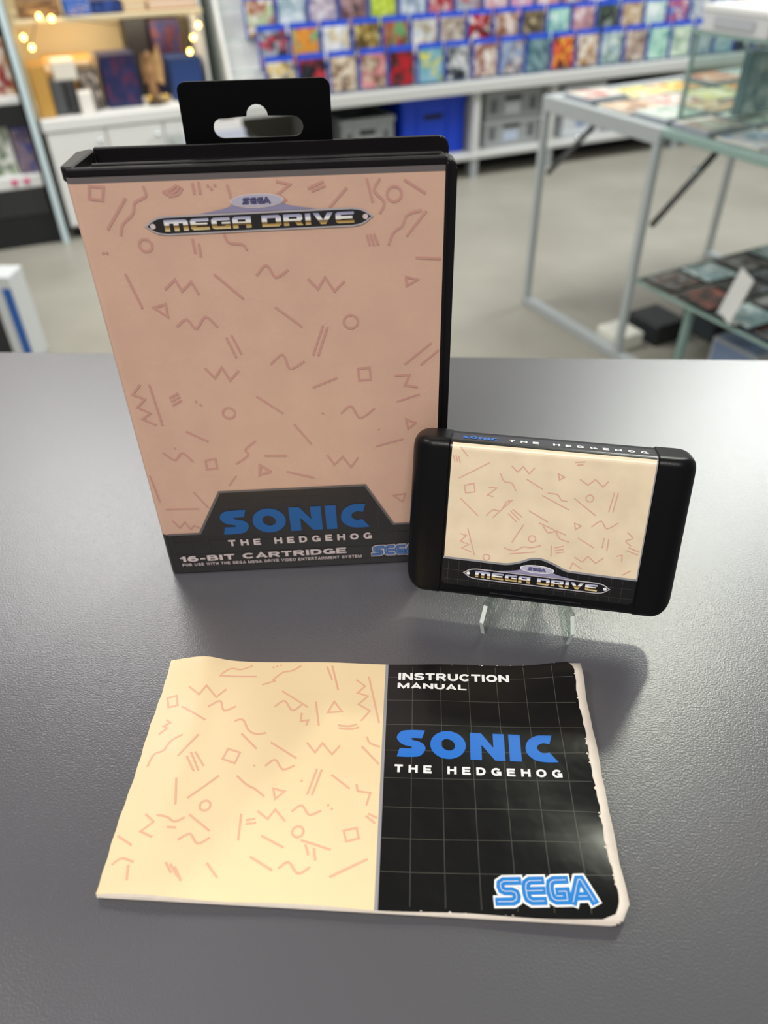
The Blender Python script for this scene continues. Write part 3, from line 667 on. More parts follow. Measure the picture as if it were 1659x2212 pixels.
def cover(name, ua, ub, m):
    nu = max(2, int((( ub or MW)-(ua or 0))/.0018)); nv = 54; v = []; f = []
    for j in range(nv+1):
        vv = MH*j/nv; a = umin(vv) if ua is None else ua; b = umax(vv) if ub is None else ub
        for i in range(nu+1):
            u = a+(b-a)*i/nu; v.append((u, skew(u, vv)+.0003*math.sin(u*120)*(1 if j in (0, nv) else 0), mz(u, skew(u, vv))))
    w = nu+1
    for j in range(nv):
        for i in range(nu): f.append((j*w+i, j*w+i+1, (j+1)*w+i+1, (j+1)*w+i))
    return fromdata(name, v, f, m, man, True)
cover('cover_cream_half', None, ud-.0006, M['cream']); cover('cover_divider', ud-.0006, ud+.0006, M['grey']); cover('cover_black_half', ud+.0006, None, M['ink'])
# pages below, each leaf a bent sheet, slightly fanned at the open side
def leaf(name, k, ofs, frac, m, th=.00022):
    nu, nv = 44, 20; v = []; f = []
    for lay in (0, 1):
        for j in range(nv+1):
            vv = -.0004*math.sin(k*2.1)+(MH-.0002)*j/nv
            for i in range(nu+1):
                u = .0003+(MW+ofs-.0012+.0003*math.sin(vv*200+k))*i/nu
                if vv < .004: u = min(u, MW+ofs-.0012-.003*((.004-max(vv, 0))/.004)**2)
                v.append((u, skew(u, vv), max(.0002, mz(min(u, MW), min(max(vv, 0), MH))*frac-.0001-th*lay)))
    w = nu+1; h = (nu+1)*(nv+1)
    for j in range(nv):
        for i in range(nu):
            q = (j*w+i, j*w+i+1, (j+1)*w+i+1, (j+1)*w+i); f.append(q); f.append(tuple(x_+h for x_ in q)[::-1])
    for i in range(nu): f.append((i+1, i, i+h, i+1+h)); a = nv*w; f.append((a+i, a+i+1, a+i+1+h, a+i+h))
    for j in range(nv): f.append((j*w, (j+1)*w, (j+1)*w+h, j*w+h)); a = nu; f.append(((j+1)*w+a, j*w+a, j*w+a+h, (j+1)*w+a+h))
    o = fromdata(name, v, f, m, man, True); return o
for k, (ofs, fr) in enumerate(((.0030, .93), (.0022, .82), (.0034, .70), (.0026, .58), (.0016, .46), (.0028, .34), (.0020, .22))):
    leaf('page', k, ofs, fr, M['page'])
leaf('back_cover', 9, .0010, .12, M['page'])
p = Print(); gs = .01125; x = ud+.0006+mq([(295, 240)])[0][0]-mq([(150, 240)])[0][0]
while x < MW-.004: p.stroke([(x, -.0030*x/MW+.001), (x, MH-.0012)], .00024, round_=False); x += gs
vv = mq([(300, 300)])[0][1]; vv -= gs*int(vv/gs)
while vv < MH-.001: p.stroke([(ud+.0008, vv), (umax(vv)-.001, vv)], .00024, round_=False); vv += gs
p.obj('grid_print', MF, 0, M['grid'], man)['kind'] = 'stuff'
word('heading_lettering', 'INSTRUCTION', MF, 1, M['white'], man, *mq([(215, 183), (857, 200), (215, 138)]), wt=.25)
word('heading_lettering', 'MANUAL', MF, 1, M['white'], man, *mq([(210, 232), (610, 246), (210, 192)]), wt=.25)
sonic_word(MF, 1, M['blue'], man, *mq([(200, 625), (1142, 668), (200, 466)]))
word('subtitle_lettering', 'THE HEDGEHOG', MF, 1, M['white'], man, *mq([(192, 713), (1165, 753), (192, 668)]), wt=.25, space=.62)
sega_logo(MF, 1, man, *mq([(795, 1494), (1372, 1494), (795, 1322)]), M['white'], M['sega'])
MD_ = [('l', [(540, 75), (600, 88)]), ('l', [(520, 92), (580, 108)]), ('l', [(755, 105), (855, 97)]), ('s', [(730, 160), (780, 130), (830, 135), (890, 115)]), ('l', [(720, 170), (910, 172)]), ('l', [(945, 215), (1010, 195)]), ('s', [(1000, 190), (1050, 150), (1100, 140), (1145, 115)]), ('d', [(1002, 122), (1022, 118), (1042, 112)]),
       ('l', [(1285, 120), (1310, 185)]), ('l', [(1312, 115), (1342, 238)]), ('z', [(1440, 188), (1485, 220), (1445, 255), (1500, 272), (1450, 315), (1510, 350), (1465, 400)]), ('l', [(1505, 172), (1558, 412)]), ('p', [(1322, 300), (1288, 358), (1362, 352)]), ('l', [(1225, 305), (1240, 425)]), ('z', [(1150, 365), (1145, 405), (1185, 400), (1175, 425)]),
       ('s', [(1345, 425), (1400, 430), (1440, 420)]), ('s', [(1350, 440), (1405, 445), (1450, 436)]), ('s', [(800, 405), (840, 400), (870, 455), (910, 475), (960, 470)]), ('l', [(835, 475), (910, 550)]), ('p', [(762, 552), (825, 572), (797, 628), (732, 605)]), ('l', [(568, 575), (605, 665)]), ('l', [(590, 572), (632, 640)]), ('l', [(545, 595), (580, 668)]),
       ('s', [(335, 640), (370, 580), (420, 560), (460, 510), (520, 480)]), ('l', [(605, 480), (500, 590)]), ('z', [(438, 398), (455, 412), (420, 430), (440, 440), (398, 470)]), ('s', [(298, 592), (325, 550), (355, 550), (340, 585), (300, 592)]), ('l', [(490, 712), (485, 845)]), ('l', [(710, 695), (550, 810)]), ('l', [(275, 700), (405, 850)]),
       ('l', [(240, 760), (310, 745)]), ('l', [(245, 778), (300, 770)]), ('l', [(240, 796), (290, 792)]), ('s', [(390, 905), (440, 915), (480, 938), (530, 915)]), ('l', [(830, 895), (815, 1028)]), ('l', [(445, 968), (485, 968)]), ('z', [(655, 1065), (712, 1068), (690, 1135), (770, 1145), (708, 1325)]), ('l', [(650, 1155), (702, 1228)]),
       ('l', [(435, 1155), (460, 1205)]), ('l', [(460, 1165), (495, 1225)]), ('l', [(482, 1178), (512, 1248)]), ('l', [(235, 1170), (228, 1245)]), ('l', [(310, 1305), (615, 1322)]), ('c', [(985, 1365), (1020, 1365)]), ('d', [(1135, 1362), (1120, 1390), (270, 1190)]), ('l', [(1300, 1228), (1495, 1135)]), ('l', [(1150, 1035), (1300, 1085)]),
       ('p', [(1372, 985), (1440, 970), (1452, 1025), (1385, 1042)]), ('l', [(1170, 1060), (1185, 1110)]), ('l', [(1215, 1080), (1222, 1140)]), ('z', [(1440, 740), (1445, 775), (1512, 785), (1492, 848)]), ('l', [(1490, 908), (1535, 942)]), ('l', [(1505, 896), (1545, 915)]), ('l', [(1470, 540), (1555, 630)]), ('s', [(1495, 490), (1510, 520), (1560, 540)]),
       ('l', [(860, 925), (900, 918)]), ('l', [(858, 945), (905, 940)]), ('z', [(1360, 1330), (1342, 1395)]), ('s', [(810, 695), (860, 740), (900, 760), (950, 800)]), ('z', [(560, 230), (610, 270), (650, 225), (700, 280), (750, 240)]), ('l', [(520, 330), (640, 400)]), ('s', [(660, 330), (720, 300), (740, 350), (800, 330)]),
       ('p', [(440, 280), (490, 270), (495, 320), (446, 330)]), ('l', [(1050, 250), (1180, 330)]), ('s', [(1010, 330), (1060, 300), (1100, 350), (1150, 320)]), ('z', [(330, 900), (370, 940), (300, 990), (360, 1020)]), ('l', [(560, 900), (660, 980)]), ('s', [(500, 1030), (560, 1000), (600, 1050), (660, 1020)]), ('c', [(640, 850), (668, 850)]),
       ('l', [(990, 520), (1120, 600)]), ('z', [(1180, 520), (1220, 570), (1260, 520), (1310, 580), (1350, 535)]), ('s', [(960, 640), (1010, 610), (1050, 660), (1110, 640)]), ('l', [(1230, 660), (1180, 790)]), ('l', [(1255, 664), (1206, 792)]), ('p', [(1000, 760), (1060, 775), (1010, 815)]), ('l', [(1310, 690), (1400, 760)]), ('z', [(920, 880), (970, 920), (1010, 870), (1060, 930)]),
       ('s', [(1100, 880), (1150, 850), (1190, 900), (1250, 880)]), ('l', [(940, 1010), (1050, 1070)]), ('c', [(1130, 990), (1160, 990)]), ('l', [(880, 1120), (990, 1190)]), ('s', [(1030, 1180), (1080, 1150), (1130, 1210), (1190, 1180)]), ('z', [(840, 1240), (890, 1280), (930, 1235), (980, 1290)]), ('l', [(1060, 1270), (1190, 1300)]), ('d', [(1290, 850), (1310, 870), (900, 640), (1150, 720)]), ('l', [(180, 1010), (250, 1060)]), ('s', [(150, 1160), (200, 1130), (260, 1150)])]
doodles('doodle_print', MF, 0, M['pink'], man, zl, MD_, .0008, (.001, ud-.001, .0035, MH-.0015))
# worn white nicks at the edge of the black half
p = Print()
for k in range(16):
    v_ = MH*(.04+.92*random.random()); u_ = umax(v_)-.0004; s_ = .0002+.0004*random.random()
    p.poly([(u_+.0004, v_-s_*1.6), (u_+.0004, v_+s_*1.6), (u_-s_*.8, v_+s_*.3)])
for k in range(12):
    u_ = ud+.004+(MW-ud-.01)*random.random(); s_ = .0001+.00025*random.random(); e = random.choice((-.0034*u_/MW, MH-.0001)); sg = 1 if e < .01 else -1
    p.poly([(u_-s_*2, e), (u_+s_*2, e), (u_, e+sg*s_*1.4)])
p.obj('edge_wear', MF, 2, M['page'], man)['kind'] = 'stuff'
for v_ in (.028, .070):
    box('staple', .0001, .0009, v_-.005, v_+.005, mz(0, v_)-.0012, mz(0, v_)-.0003, M['alu'], man)

# ================================================================== GAME RACK along the wall (right part of the furniture line)
def wroot(name, t, s_, z, label, cat, group=None, extra=0):
    return root(name, wallpt(t, s_, z), YAW+extra, label, cat, group)
TR0, TR1 = .86, 4.3                       # rack from the end panel to beyond the frame
ZD = .467                                 # top of the low deck
rack = wroot('game_rack', 0, 0, 0, 'long pale grey wall rack with stepped tiers and crates below', 'rack')
box('deck', TR0-.02, TR1, 0, .95, ZD-.05, ZD, M['lam'], rack, .004, 1)
box('bottom_board', TR0-.02, TR1, .02, .55, .098, .125, M['lam'], rack, .003, 1)
box('back_board', TR0, TR1, .93, .95, ZD, 1.75, M['lamw'], rack)
for px in (700, 1025, 1187, 1460):
    tt = (onpl(px, 270, wallpt(0, .05, 0), N)-wallpt(0, .05, 0)).dot(D)
    w_ = .014 if px != 1025 else .020
    box('leg', tt-.022, tt+.022, .03, .08, 0, .098, M['alu'], rack); box('upright', tt-w_, tt+w_, .03, .06, .125, ZD-.05, M['lam'], rack)
    box('divider', tt-.008, tt+.008, .061, .55, .125, ZD-.05, M['lam'], rack)
box('shade_board', TR0-.02, TR1, .20, .22, 0, .098, M['dark'], rack)  # dark board added below the rack in place of the deep floor shade
NROW = 7
for k in range(NROW):
    box('tier', TR0+.01, TR1, .05+.06*k+.026, .05+.06*(k+1)+.030, ZD, ZD+.004+.115*(k+1)-.115+(.0 if k == 0 else 0)+.001, M['lamw'], rack)
    box('tier_lip', TR0+.01, TR1, .05+.06*k-.006, .05+.06*k-.003, ZD+.115*k+.002, ZD+.115*k+.016, M['glass'], rack)
prism('end_panel', [(.01, ZD), (.60, ZD), (.60, 1.75), (.50, 1.75)], 'x', TR0-.02, TR0-.002, M['lamw'], rack, .002)
prism('inner_panel', [(.05, ZD), (.66, ZD), (.66, 1.75), (.55, 1.75)], 'x', TR0-.075, TR0-.06, M['glass'], rack)

# game cases on the rack: one case built, then copied with its parts
PAL = {
 0: ['e8dfc8 2a2c30 d9b23c', '17181c c03a44 2c3038', 'c9b49a 6b4a36 e2d6c4', '7d5a4a d98a92 c8b8a4', '3a3030 b8202c 1c1a1c', '7fb0c8 4a8a52 d6cf5c', '1e232a d5d8da 48525c', 'c4b0a2 8c5a50 e4dcd6', '8fa2c0 6a4c40 d4c8c0', '4f7a86 7d9aa0 35505c', 'd24a34 5a2c26 e8b040', 'e4ddd2 7a5232 b98c56', 'a4bac0 6f8c84 d8e0da', 'b09a8c 5c4840 d8cdc2', 'a8d4c4 6fa89a d8ece2', 'c4d8c2 8aa890 e8eee0', 'b8c0c8 8aa0b4 e4e8ec', '9cc0d0 c8d8dc 5c7c8c'],
 1: ['d4e0ec 303848 b4404c', 'e29a3c 7fae7c c8503c', 'eef0f2 d8c496 b4c0cc', '8c7034 4a3c28 d4c27a', '6fa06a b8584a 7a4c38', 'f0ece2 a89878 c8d4dc', 'b0a090 d8cec0 80746a', 'b82c34 181a1c e8e2de', '8c5c40 ece2da c4a088', '7a6a50 4a4438 c8b890', 'a8d8cc 78b0a8 e0f0ea', 'd0a4a8 a47880 e8dce0', '4c5c50 2e3834 8c988c', 'd4bc98 a88c68 ece0cc', 'd8ece6 a8ccc4 f0f4f0', '5c84c8 c85058 e0e4ea', 'c8ccd0 98a4b0 e8eaec', 'b4c4d4 88a0b8 e0e8ee'],
 2: ['b8cca0 a87058 ece8e0', 'e4ecf0 90a8b4 c8d8e0', 'c4b4c0 e0dce4 9088a0', '7a5858 b89898 4c3c40', 'b8d034 8ca82c e0e87c', 'dce4ea 8c9cb0 b8c8d4', 'c03040 f0ece8 8c2028', 'a0a8b0 c04848 e0e2e4', 'e8dcdc d4a0a0 f0ecea', 'e0a0b4 7890c8 ece0e6', 'f0dcd8 d89890 c8b4b0', '38302c e8e0d8 d08848', '88a8d0 d8a0b0 e8ecf2', 'a0b0c0 687c90 d8e0e6', 'c8d4b8 98a888 e4ead8', 'd8c8b8 a89484 ece4da', 'b0c4d8 8098b8 dce4ee', 'c0b8b0 908880 e0dcd8'],
}
BLU = mat('blue_banner_print', '2a56d6', .3, coat=.3)
CASEM = {}
def make_game(kind):
    w, h, d = .135, .171, .014
    bm = bmesh.new(); addbox(bm, 0, w, 0, d, 0, h, .002, 1)
    bmesh.ops.recalc_face_normals(bm, faces=bm.faces[:]); a = bpy.data.meshes.new('shell'); bm.to_mesh(a); bm.free(); a.materials.append(M['gcase'])
    b = bpy.data.meshes.new('cover_art'); b.from_pydata([(.007, -.0006, .004), (w-.003, -.0006, .004), (w-.003, -.0006, h-.024), (.007, -.0006, h-.024)], [], [(0, 1, 2, 3)]); b.materials.append(ART)
    c = bpy.data.meshes.new('banner'); c.from_pydata([(.007, -.0006, h-.0235), (w-.003, -.0006, h-.0235), (w-.003, -.0006, h-.004), (.007, -.0006, h-.004)], [], [(0, 1, 2, 3)]); c.materials.append(BLU)
    return a, b, c
GA, GB, GC = make_game(0)
def hue(c):
    r, g, b = lin(c); mx_, mn = max(r, g, b), min(r, g, b)
    if mx_-mn < .12*mx_+.02: return 'black' if mx_ < .05 else 'grey' if mx_ < .45 else 'white'
    import colorsys
    h_, s_, v_ = colorsys.rgb_to_hsv(r, g, b); h_ *= 360
    if v_ < .06: return 'near-black'
    n_ = 'red' if h_ < 14 or h_ > 345 else 'orange' if h_ < 36 else 'yellow' if h_ < 62 else 'green' if h_ < 150 else 'teal' if h_ < 195 else 'blue' if h_ < 262 else 'pink'
    if s_ < .42: n_ = {'red': 'pinkish', 'orange': 'beige', 'yellow': 'cream', 'green': 'pale green', 'teal': 'mint', 'blue': 'pale blue', 'pink': 'mauve'}[n_]
    elif v_ < .25 and n_ in ('red', 'orange'): n_ = 'brown'
    elif v_ < .2: n_ = 'dark '+n_
    return n_
def visible(P):
    q = P-CAM; dd = q.dot(FW)
    if dd <= 0: return False
    x = CX+F*q.dot(R2)/dd; y = CY-F*q.dot(U2)/dd
    return -60 < x < 1720 and y > -30 and x == x
t_first = {0: .033, 1: .028, 2: -.009, 3: .02, 4: -.03, 5: .01, 6: -.02}
A0 = (Vector((-.195, 3.924, 0))-wallpt(0, 0, 0)).dot(D)
ROWN = ['bottom', 'second', 'third', 'fourth', 'fifth', 'sixth', 'seventh']
for k in range(NROW):
    col = 0; i = 0
    start = A0+t_first[k]; start -= .152*math.floor((start-TR0-.02)/.152)
    while True:
        tt = start+.152*i; i += 1
        if tt+.14 > TR1: break
        sb_ = .05+.06*k+.004+random.uniform(0, .004); zz = ZD+.115*k+.0062
        if not (visible(wallpt(tt, sb_, zz)) or visible(wallpt(tt+.135, sb_, zz+.03))): continue
        pal = PAL.get(k)
        if pal and col < len(pal): c = pal[col].split()
        else: c = random.choice([p_ for v_ in PAL.values() for p_ in v_]).split()
        g = wroot('game_box', tt+random.uniform(-.004, .004), sb_, zz, 'blue game box with %s cover, %s from left in the %s tier' % (hue(c[0]), ordinal(col), ROWN[k]), 'game box', 'game boxes on the wall rack', random.uniform(-.02, .02))
        mk('shell', GA, None, g); o = mk('cover_art', GB, None, g); art(o, *c); mk('banner', GC, None, g)
        g.rotation_euler.x = -.03
        col += 1

# crates under the rack
def crate(px0, px1, z0, z1, label, col_, hcol, lab=None, dep=.42, s_=.10, group='crates under the game rack'):
    t0 = (onpl(px0, 300, wallpt(0, s_, 0), N)-wallpt(0, s_, 0)).dot(D); t1 = (onpl(px1, 300, wallpt(0, s_, 0), N)-wallpt(0, s_, 0)).dot(D); w = t1-t0
    g = wroot('storage_crate', t0, s_, z0, label, 'crate', group); m = cmat(col_, .35); h = z1-z0
    bm = bmesh.new(); T = .006
    for b_ in ((0, w, 0, T), (0, w, dep-T, dep), (0, T, T, dep-T), (w-T, w, T, dep-T)): addbox(bm, b_[0], b_[1], b_[2], b_[3], .006, h-.012)
    addbox(bm, 0, w, 0, dep, 0, .006)
    bm_obj('body', bm, m, g)
    bm = bmesh.new()
    for b_ in ((-.006, w+.006, -.008, .004), (-.006, w+.006, dep-.004, dep+.006), (-.006, .006, .004, dep-.004), (w-.006, w+.006, .004, dep-.004)): addbox(bm, b_[0], b_[1], b_[2], b_[3], h-.026, h)
    bm_obj('rim', bm, m, g)
    for x in (.02*w, .24*w, .72*w, .94*w): box('rib', x, x+.012, -.007, 0, .01, h-.026, m, g)
    box('base_band', 0, w, -.005, 0, 0, .022, m, g)
    box('handle_opening', .34*w, .66*w, -.0012, .004, h*.62, h*.62+.028, M['dark'], g, .003, 1)
    if hcol:
        for x in (.10*w, .80*w): box('slot', x, x+.10*w, -.0012, .002, h*.22, h*.70, cmat(hcol), g)
    if lab: box('paper_label', .36*w, .62*w, -.0022, -.0005, h*.16, h*.52, cmat(lab), g)
    return g
zt_ = ZD-.055
crate(738, 850, .130, .34, 'grey crate left of the blue crate under the rack', '9ba0a2', '5c6266', 'c8ccd2')
crate(868, 1000, .130, .398, 'bright blue plastic crate under the wall rack', '0c3fc4', None)
crate(1044, 1160, .130, .258, 'grey crate lower of the two stacked right of the blue crate', 'a2a6a8', '5a5f62', 'b8c4dc')
crate(1044, 1160, .262, .395, 'grey crate upper of the two stacked right of the blue crate', '9a9ea0', '5a5f62', 'cdd0d2')
crate(1210, 1290, .130, .385, 'white storage crate right of the rack upright, tall one', 'd4d9dd', None, '8a9cc0')
crate(1312, 1420, .130, .330, 'white storage crate at the far end under the rack', 'd0d8de', None)

# ================================================================== LOW CABINET with lit niche (left part of the furniture line)
cab = wroot('low_cabinet', 0, 0, 0, 'white low cabinet with beige backed niche and shelf above', 'cabinet')
T1 = .775
box('worktop', .012, T1, -.012, .55, .45, .495, M['lamw'], cab, .003, 1)
box('carcass', .02, T1-.01, .012, .54, .05, .45, M['lam'], cab)
box('plinth', .03, T1-.02, .04, .5, 0, .05, M['dark'], cab)
for a, b in ((.022, .262), (.268, .508), (.514, T1-.012)):
    dr = box('door', a, b, -.006, .011, .06, .445, M['lamw'], cab, .002, 1)
    kx = b-.03
    lathe('knob', [(.004, 0), (.004, .012), (.011, .016), (.012, .024), (.006, .03)], M['knob'], dr, 12).matrix_basis = Matrix.Translation((kx, -.006, .40)) @ Matrix.Rotation(math.radians(90), 4, 'X')
box('niche_back', .0, T1, .50, .52, .495, 1.7, M['beige'], cab)
box('niche_shelf', .015, T1-.013, .02, .50, .829, .845, M['beige'], cab, .002, 1)
box('niche_side', .0, .014, .02, .52, .495, 1.7, M['beige'], cab); box('niche_side', T1-.012, T1, .12, .52, .495, 1.7, M['lamw'], cab)
strip = box('niche_fill_strip', .05, T1-.05, .20, .225, .817, .8285, mat('warm_fill_glow', 'ffe2b0', .5, emit=1.5), cab)  # unseen glowing strip, with the area light after it, added to brighten the niche
ll = area('niche_fill_light', wallpt(T1/2, .212, .814), T1-.1, 2.4, wallpt(T1/2, .22, .4), (1, .86, .62), 'RECTANGLE', .03); ll.rotation_euler = (math.radians(25), 0, YAW)
ZW = .495
zz1 = zoomer(0, 0, 2.9625)
def shopbox(name, zr, label, cat, body, front, stripe=None, sset=.12, zbase=ZW, dep=.16, group=None, arts=None):
    (ax, ay), (bx_, by_) = zz1([(zr[0], zr[1]), (zr[2], zr[3])])
    o_ = wallpt(0, sset, 0); P = onpl(ax, (ay+by_)/2, o_, N); Q = onpl(bx_, (ay+by_)/2, o_, N)
    t0, t1 = (P-o_).dot(D), (Q-o_).dot(D); w = t1-t0; ztop = onpl((ax+bx_)/2, ay, o_, N).z; h = max(.02, ztop-zbase)
    g = wroot(name, t0, sset, zbase+.0005, label, cat, group)
    box('carton', 0, w, 0, dep, 0, h, cmat(body), g, .002, 1)
    o = box('front_print', .006, w-.006, -.0012, .001, .006, h-.006, ART if arts else cmat(front), g)
    if arts: art(o, *arts)
    if stripe: box('stripe', .006, w-.006, -.0022, -.0005, h*.74, h*.9, cmat(stripe), g)
    return g, t0, w, h
shopbox('gold_box', (212, 420, 322, 735), 'tall golden brown box at the left end of the niche', 'box', 'b98a3c', 'c2964a', sset=.04)
shopbox('console_box', (334, 520, 420, 722), 'dark grey box next to the golden box in the niche', 'box', '45474a', '4e5154', sset=.06)
g, a0_, aw, ah = shopbox('console_box', (428, 520, 498, 722), 'black narrow box beside the dark grey box', 'box', '2c2d30', '35363a', sset=.06)
zst = ZW+ah+.002
shopbox('white_carton', (336, 400, 490, 515), 'white flat carton stacked on the dark grey boxes', 'box', 'd8d6ce', 'e2dfd4', sset=.07, zbase=zst)
shopbox('game_carton', (520, 440, 650, 720), 'dark carton with pale print in the middle of the niche', 'box', '4a4440', '3c3a3c', arts=('3c3a3c', '8a7a70', 'c8bcae'), sset=.10)
shopbox('white_speaker', (512, 590, 600, 722), 'small white upright box in front of the dark carton', 'box', 'e8e4dc', 'f0ece4', sset=.02, dep=.06)
shopbox('figure_carton', (655, 350, 890, 650), 'navy carton with purple print in the niche', 'box', '20264e', '2a2f66', arts=('1e2450', '322e60', '52284a'), sset=.10)
shopbox('navy_carton', (1092, 370, 1300, 600), 'navy blue carton at the right end of the niche', 'box', '1f3868', '24407a', sset=.12)
shopbox('maroon_carton', (985, 120, 1180, 590), 'tall maroon and navy carton behind the tan figurine', 'box', '3a2030', '4a2838', arts=('452334', '27305e', '6a4038'), sset=.30)
shopbox('black_carton', (825, 120, 965, 560), 'tall black carton left of the maroon carton', 'box', '1d1c1e', '242326', sset=.32)
shopbox('orange_carton', (300, 370, 610, 660), 'low orange and white carton at the back of the niche', 'box', 'd8a860', 'e0b878', stripe='f0e4d0', sset=.28)
ZS = .845
shopbox('brown_carton', (105, 0, 385, 100), 'brown carton at the left end of the upper shelf', 'box', '7a5a3c', '8a6a48', arts=('7a5a3c', 'b89468', '4a3a2c'), sset=.06, zbase=ZS)
shopbox('blue_carton', (410, 0, 585, 96), 'bright blue carton on the upper shelf', 'box', '1a50a8', '2a68c8', arts=('1f5cc0', '2878d8', 'd8b040'), sset=.06, zbase=ZS)
shopbox('navy_game_carton', (592, 0, 780, 96), 'dark navy carton right of the bright blue carton', 'box', '1c2c60', '22366e', arts=('20306a', '3a5aa8', '14203c'), sset=.06, zbase=ZS)
shopbox('beige_carton', (790, 0, 935, 96), 'beige carton in the middle of the upper shelf', 'box', 'c8b08c', 'd4c0a0', sset=.06, zbase=ZS)
shopbox('tan_carton', (945, 0, 1265, 90), 'wide tan carton with pale band on the upper shelf', 'box', 'b89478', 'd8bca4', stripe='f0e4da', sset=.06, zbase=ZS)
# tan winged figurine
P = onpl(990/2.9625, 600/2.9625, wallpt(0, .10, 0), N); tf = (P-wallpt(0, .10, 0)).dot(D)
fg = wroot('figurine', tf, .10, ZW+.0005, 'tan winged figurine standing in front of the maroon carton', 'figurine')
tan = mat('figurine_tan', 'a07850', .6, vary=.25, vscale=25)
lathe('base', [(.035, 0), (.036, .008), (.028, .014), (.024, .016)], cmat('3a2c24'), fg, 18)
lathe('body', [(.016, .014), (.020, .05), (.016, .09), (.022, .12), (.020, .15), (.009, .165), (.014, .18), (.013, .195), (.004, .206)], tan, fg, 14)
prism('wing', [(.006, .10), (.05, .07), (.058, .16), (.050, .235), (.030, .20), (.010, .165)], 'y', .004, .010, mat('wing_tan', 'c09a68', .6, vary=.2, vscale=30), fg, .001)
prism('wing', [(-.006, .10), (-.030, .08), (-.036, .15), (-.024, .20), (-.010, .165)], 'y', .004, .010, tan, fg, .001)
# little gold trinkets
for i, (zx, zy) in enumerate(((950, 655), (985, 640), (1060, 655))):
    P = onz(zx/2.9625, zy/2.9625, ZW); t_ = (P-wallpt(0, 0, 0)).dot(D); s__ = min(.10, max(.02, (P-wallpt(0, 0, 0)).dot(N)))
    o = wroot('trinket', t_, s__, ZW+.0005, ['round gold trinket nearest the navy carton with purple print', 'middle one of three gold trinkets below the figurine', 'round gold trinket nearest the right end of the niche'][i], 'trinket', 'gold trinkets on the niche worktop')
    lathe('foot', [(.012, 0), (.012, .004), (.005, .006), (.005, .012)], cmat('8a6a2c', .3), o, 12); lathe('ball', [(.003, .010), (.012, .015), (.015, .024), (.012, .033), (.003, .038)], cmat('d8b45c', .25, metal=.7), o, 12)
# string of warm lights
sl_ = wroot('string_light', 0, 0, 0, 'string of warm yellow bulbs hanging across the niche', 'string lights')
bp = []
for zx, zy, ss in ((205, 305, .004), (150, 240, .004), (250, 105, .004), (330, 118, .004), (1270, 160, .004), (1235, 240, .004), (1215, 330, .004)):
    P = onpl(zx/2.9625, zy/2.9625, wallpt(0, ss, 0), N); q = P-wallpt(0, 0, 0); bp.append(Vector((q.dot(D), ss, q.z)))
bp = sorted(bp[:4], key=lambda q: q.x)+sorted(bp[4:], key=lambda q: -q.z)
for b_ in bp:
    lathe('bulb', [(.002, .010), (.006, .007), (.0085, 0), (.006, -.007), (.002, -.010)], M['bulb'], sl_, 10, b_)
pathp = [b_+Vector((0, .002, .011)) for b_ in bp]; pathp.insert(4, Vector(((bp[3].x+bp[4].x)/2  , .006, .806)))
tube('cable', [tuple(q) for q in catmull([tuple(q) for q in pathp], None, 5, False)], .0016, M['cable'], sl_, 6)
# clear box of papers in front of the cabinet, behind the hang tab
P = onz(1010/2.9625, 905/2.9625, .30); gb = wroot('clear_bin', (P-wallpt(0, 0, 0)).dot(D), -.30, 0, 'pale clear plastic bin in front of the white cabinet doors', 'bin')
for nm, b_ in (('front_wall', (0, .34, 0, .004, .004, .40)), ('back_wall', (0, .34, .24, .244, .004, .40)), ('side_wall', (0, .004, .004, .24, .004, .40)), ('side_wall', (.336, .34, .004, .24, .004, .40)), ('bottom', (0, .34, 0, .244, 0, .004))): box(nm, *b_, M['lamw'] if nm == 'bottom' else glassmat('bin_plastic', 'f2f5f4', .10), gb)
for i in range(4): box('paper_sheet', .03+.01*i, .31, .03+.045*i, .035+.045*i, .005, .40+.03*((i*7) % 3), cmat(['e8eaf0', 'cfd4e4', 'f0eeea', 'dfe2ea'][i]), gb)

# ================================================================== DARK DISPLAY CABINET at the left edge
lc = wroot('display_cabinet', -.008, 0, 0, 'black display cabinet with pale blue corner post at the left edge', 'cabinet')
box('corner_post', -.022, .004, -.045, -.016, 0, 1.95, mat('pale_blue_post', 'cfe2e8', .35, spec=.6), lc, .003, 1)
box('back_panel', -1.0, 0, .45, .47, .04, 1.95, M['dark'], lc)
box('side_panel', -.012, 0, -.01, .45, .04, 1.95, M['dark'], lc)
box('base', -1.0, -.012, 0, .45, 0, .13, M['dark'], lc)
box('drawer_block', -1.0, -.035, -.004, .45, .13, .245, cmat('2a2b2e'), lc, .004, 1)
for z, th in ((.245, .05), (.565, .03), (.90, .03), (1.3, .03)): box('shelf', -1.0, -.035, -.006, .45, z, z+th, M['lamw'] if z < .6 else M['lam'], lc, .003, 1)
box('shelf_front', -1.0, -.032, -.012, -.007, .49, .566, M['dark'], lc)
def cabbox(t, w, z, h, label, cols, s_=.02, cat='box', name='display_box'):
    g = wroot(name, t, s_, z+.0005, label, cat, 'boxes in the black display cabinet')
    box('carton', 0, w, 0, .05, 0, h, cmat(cols[0]), g, .002, 1); o = box('front_print', .005, w-.005, -.0012, .001, .005, h-.012, ART, g); art(o, *cols)
    box('top_band', .005, w-.005, -.0014, .001, h-.011, h-.003, cmat(cols[2]), g); return g
cabbox(-.20, .155, .595, .20, 'red and orange boxed game on the upper visible shelf of the black cabinet', ('c8a078', '8c2c2c', 'e4dcd0'))
cabbox(-.38, .16, .595, .21, 'pale boxed game left of the red and orange one in the black cabinet', ('d8d4cc', '6a6c70', 'f0eeea'))
cabbox(-.26, .135, .295, .19, 'white and green boxed game on the lower shelf of the black cabinet', ('e4e6e0', '5a6a58', 'a8b89c'))
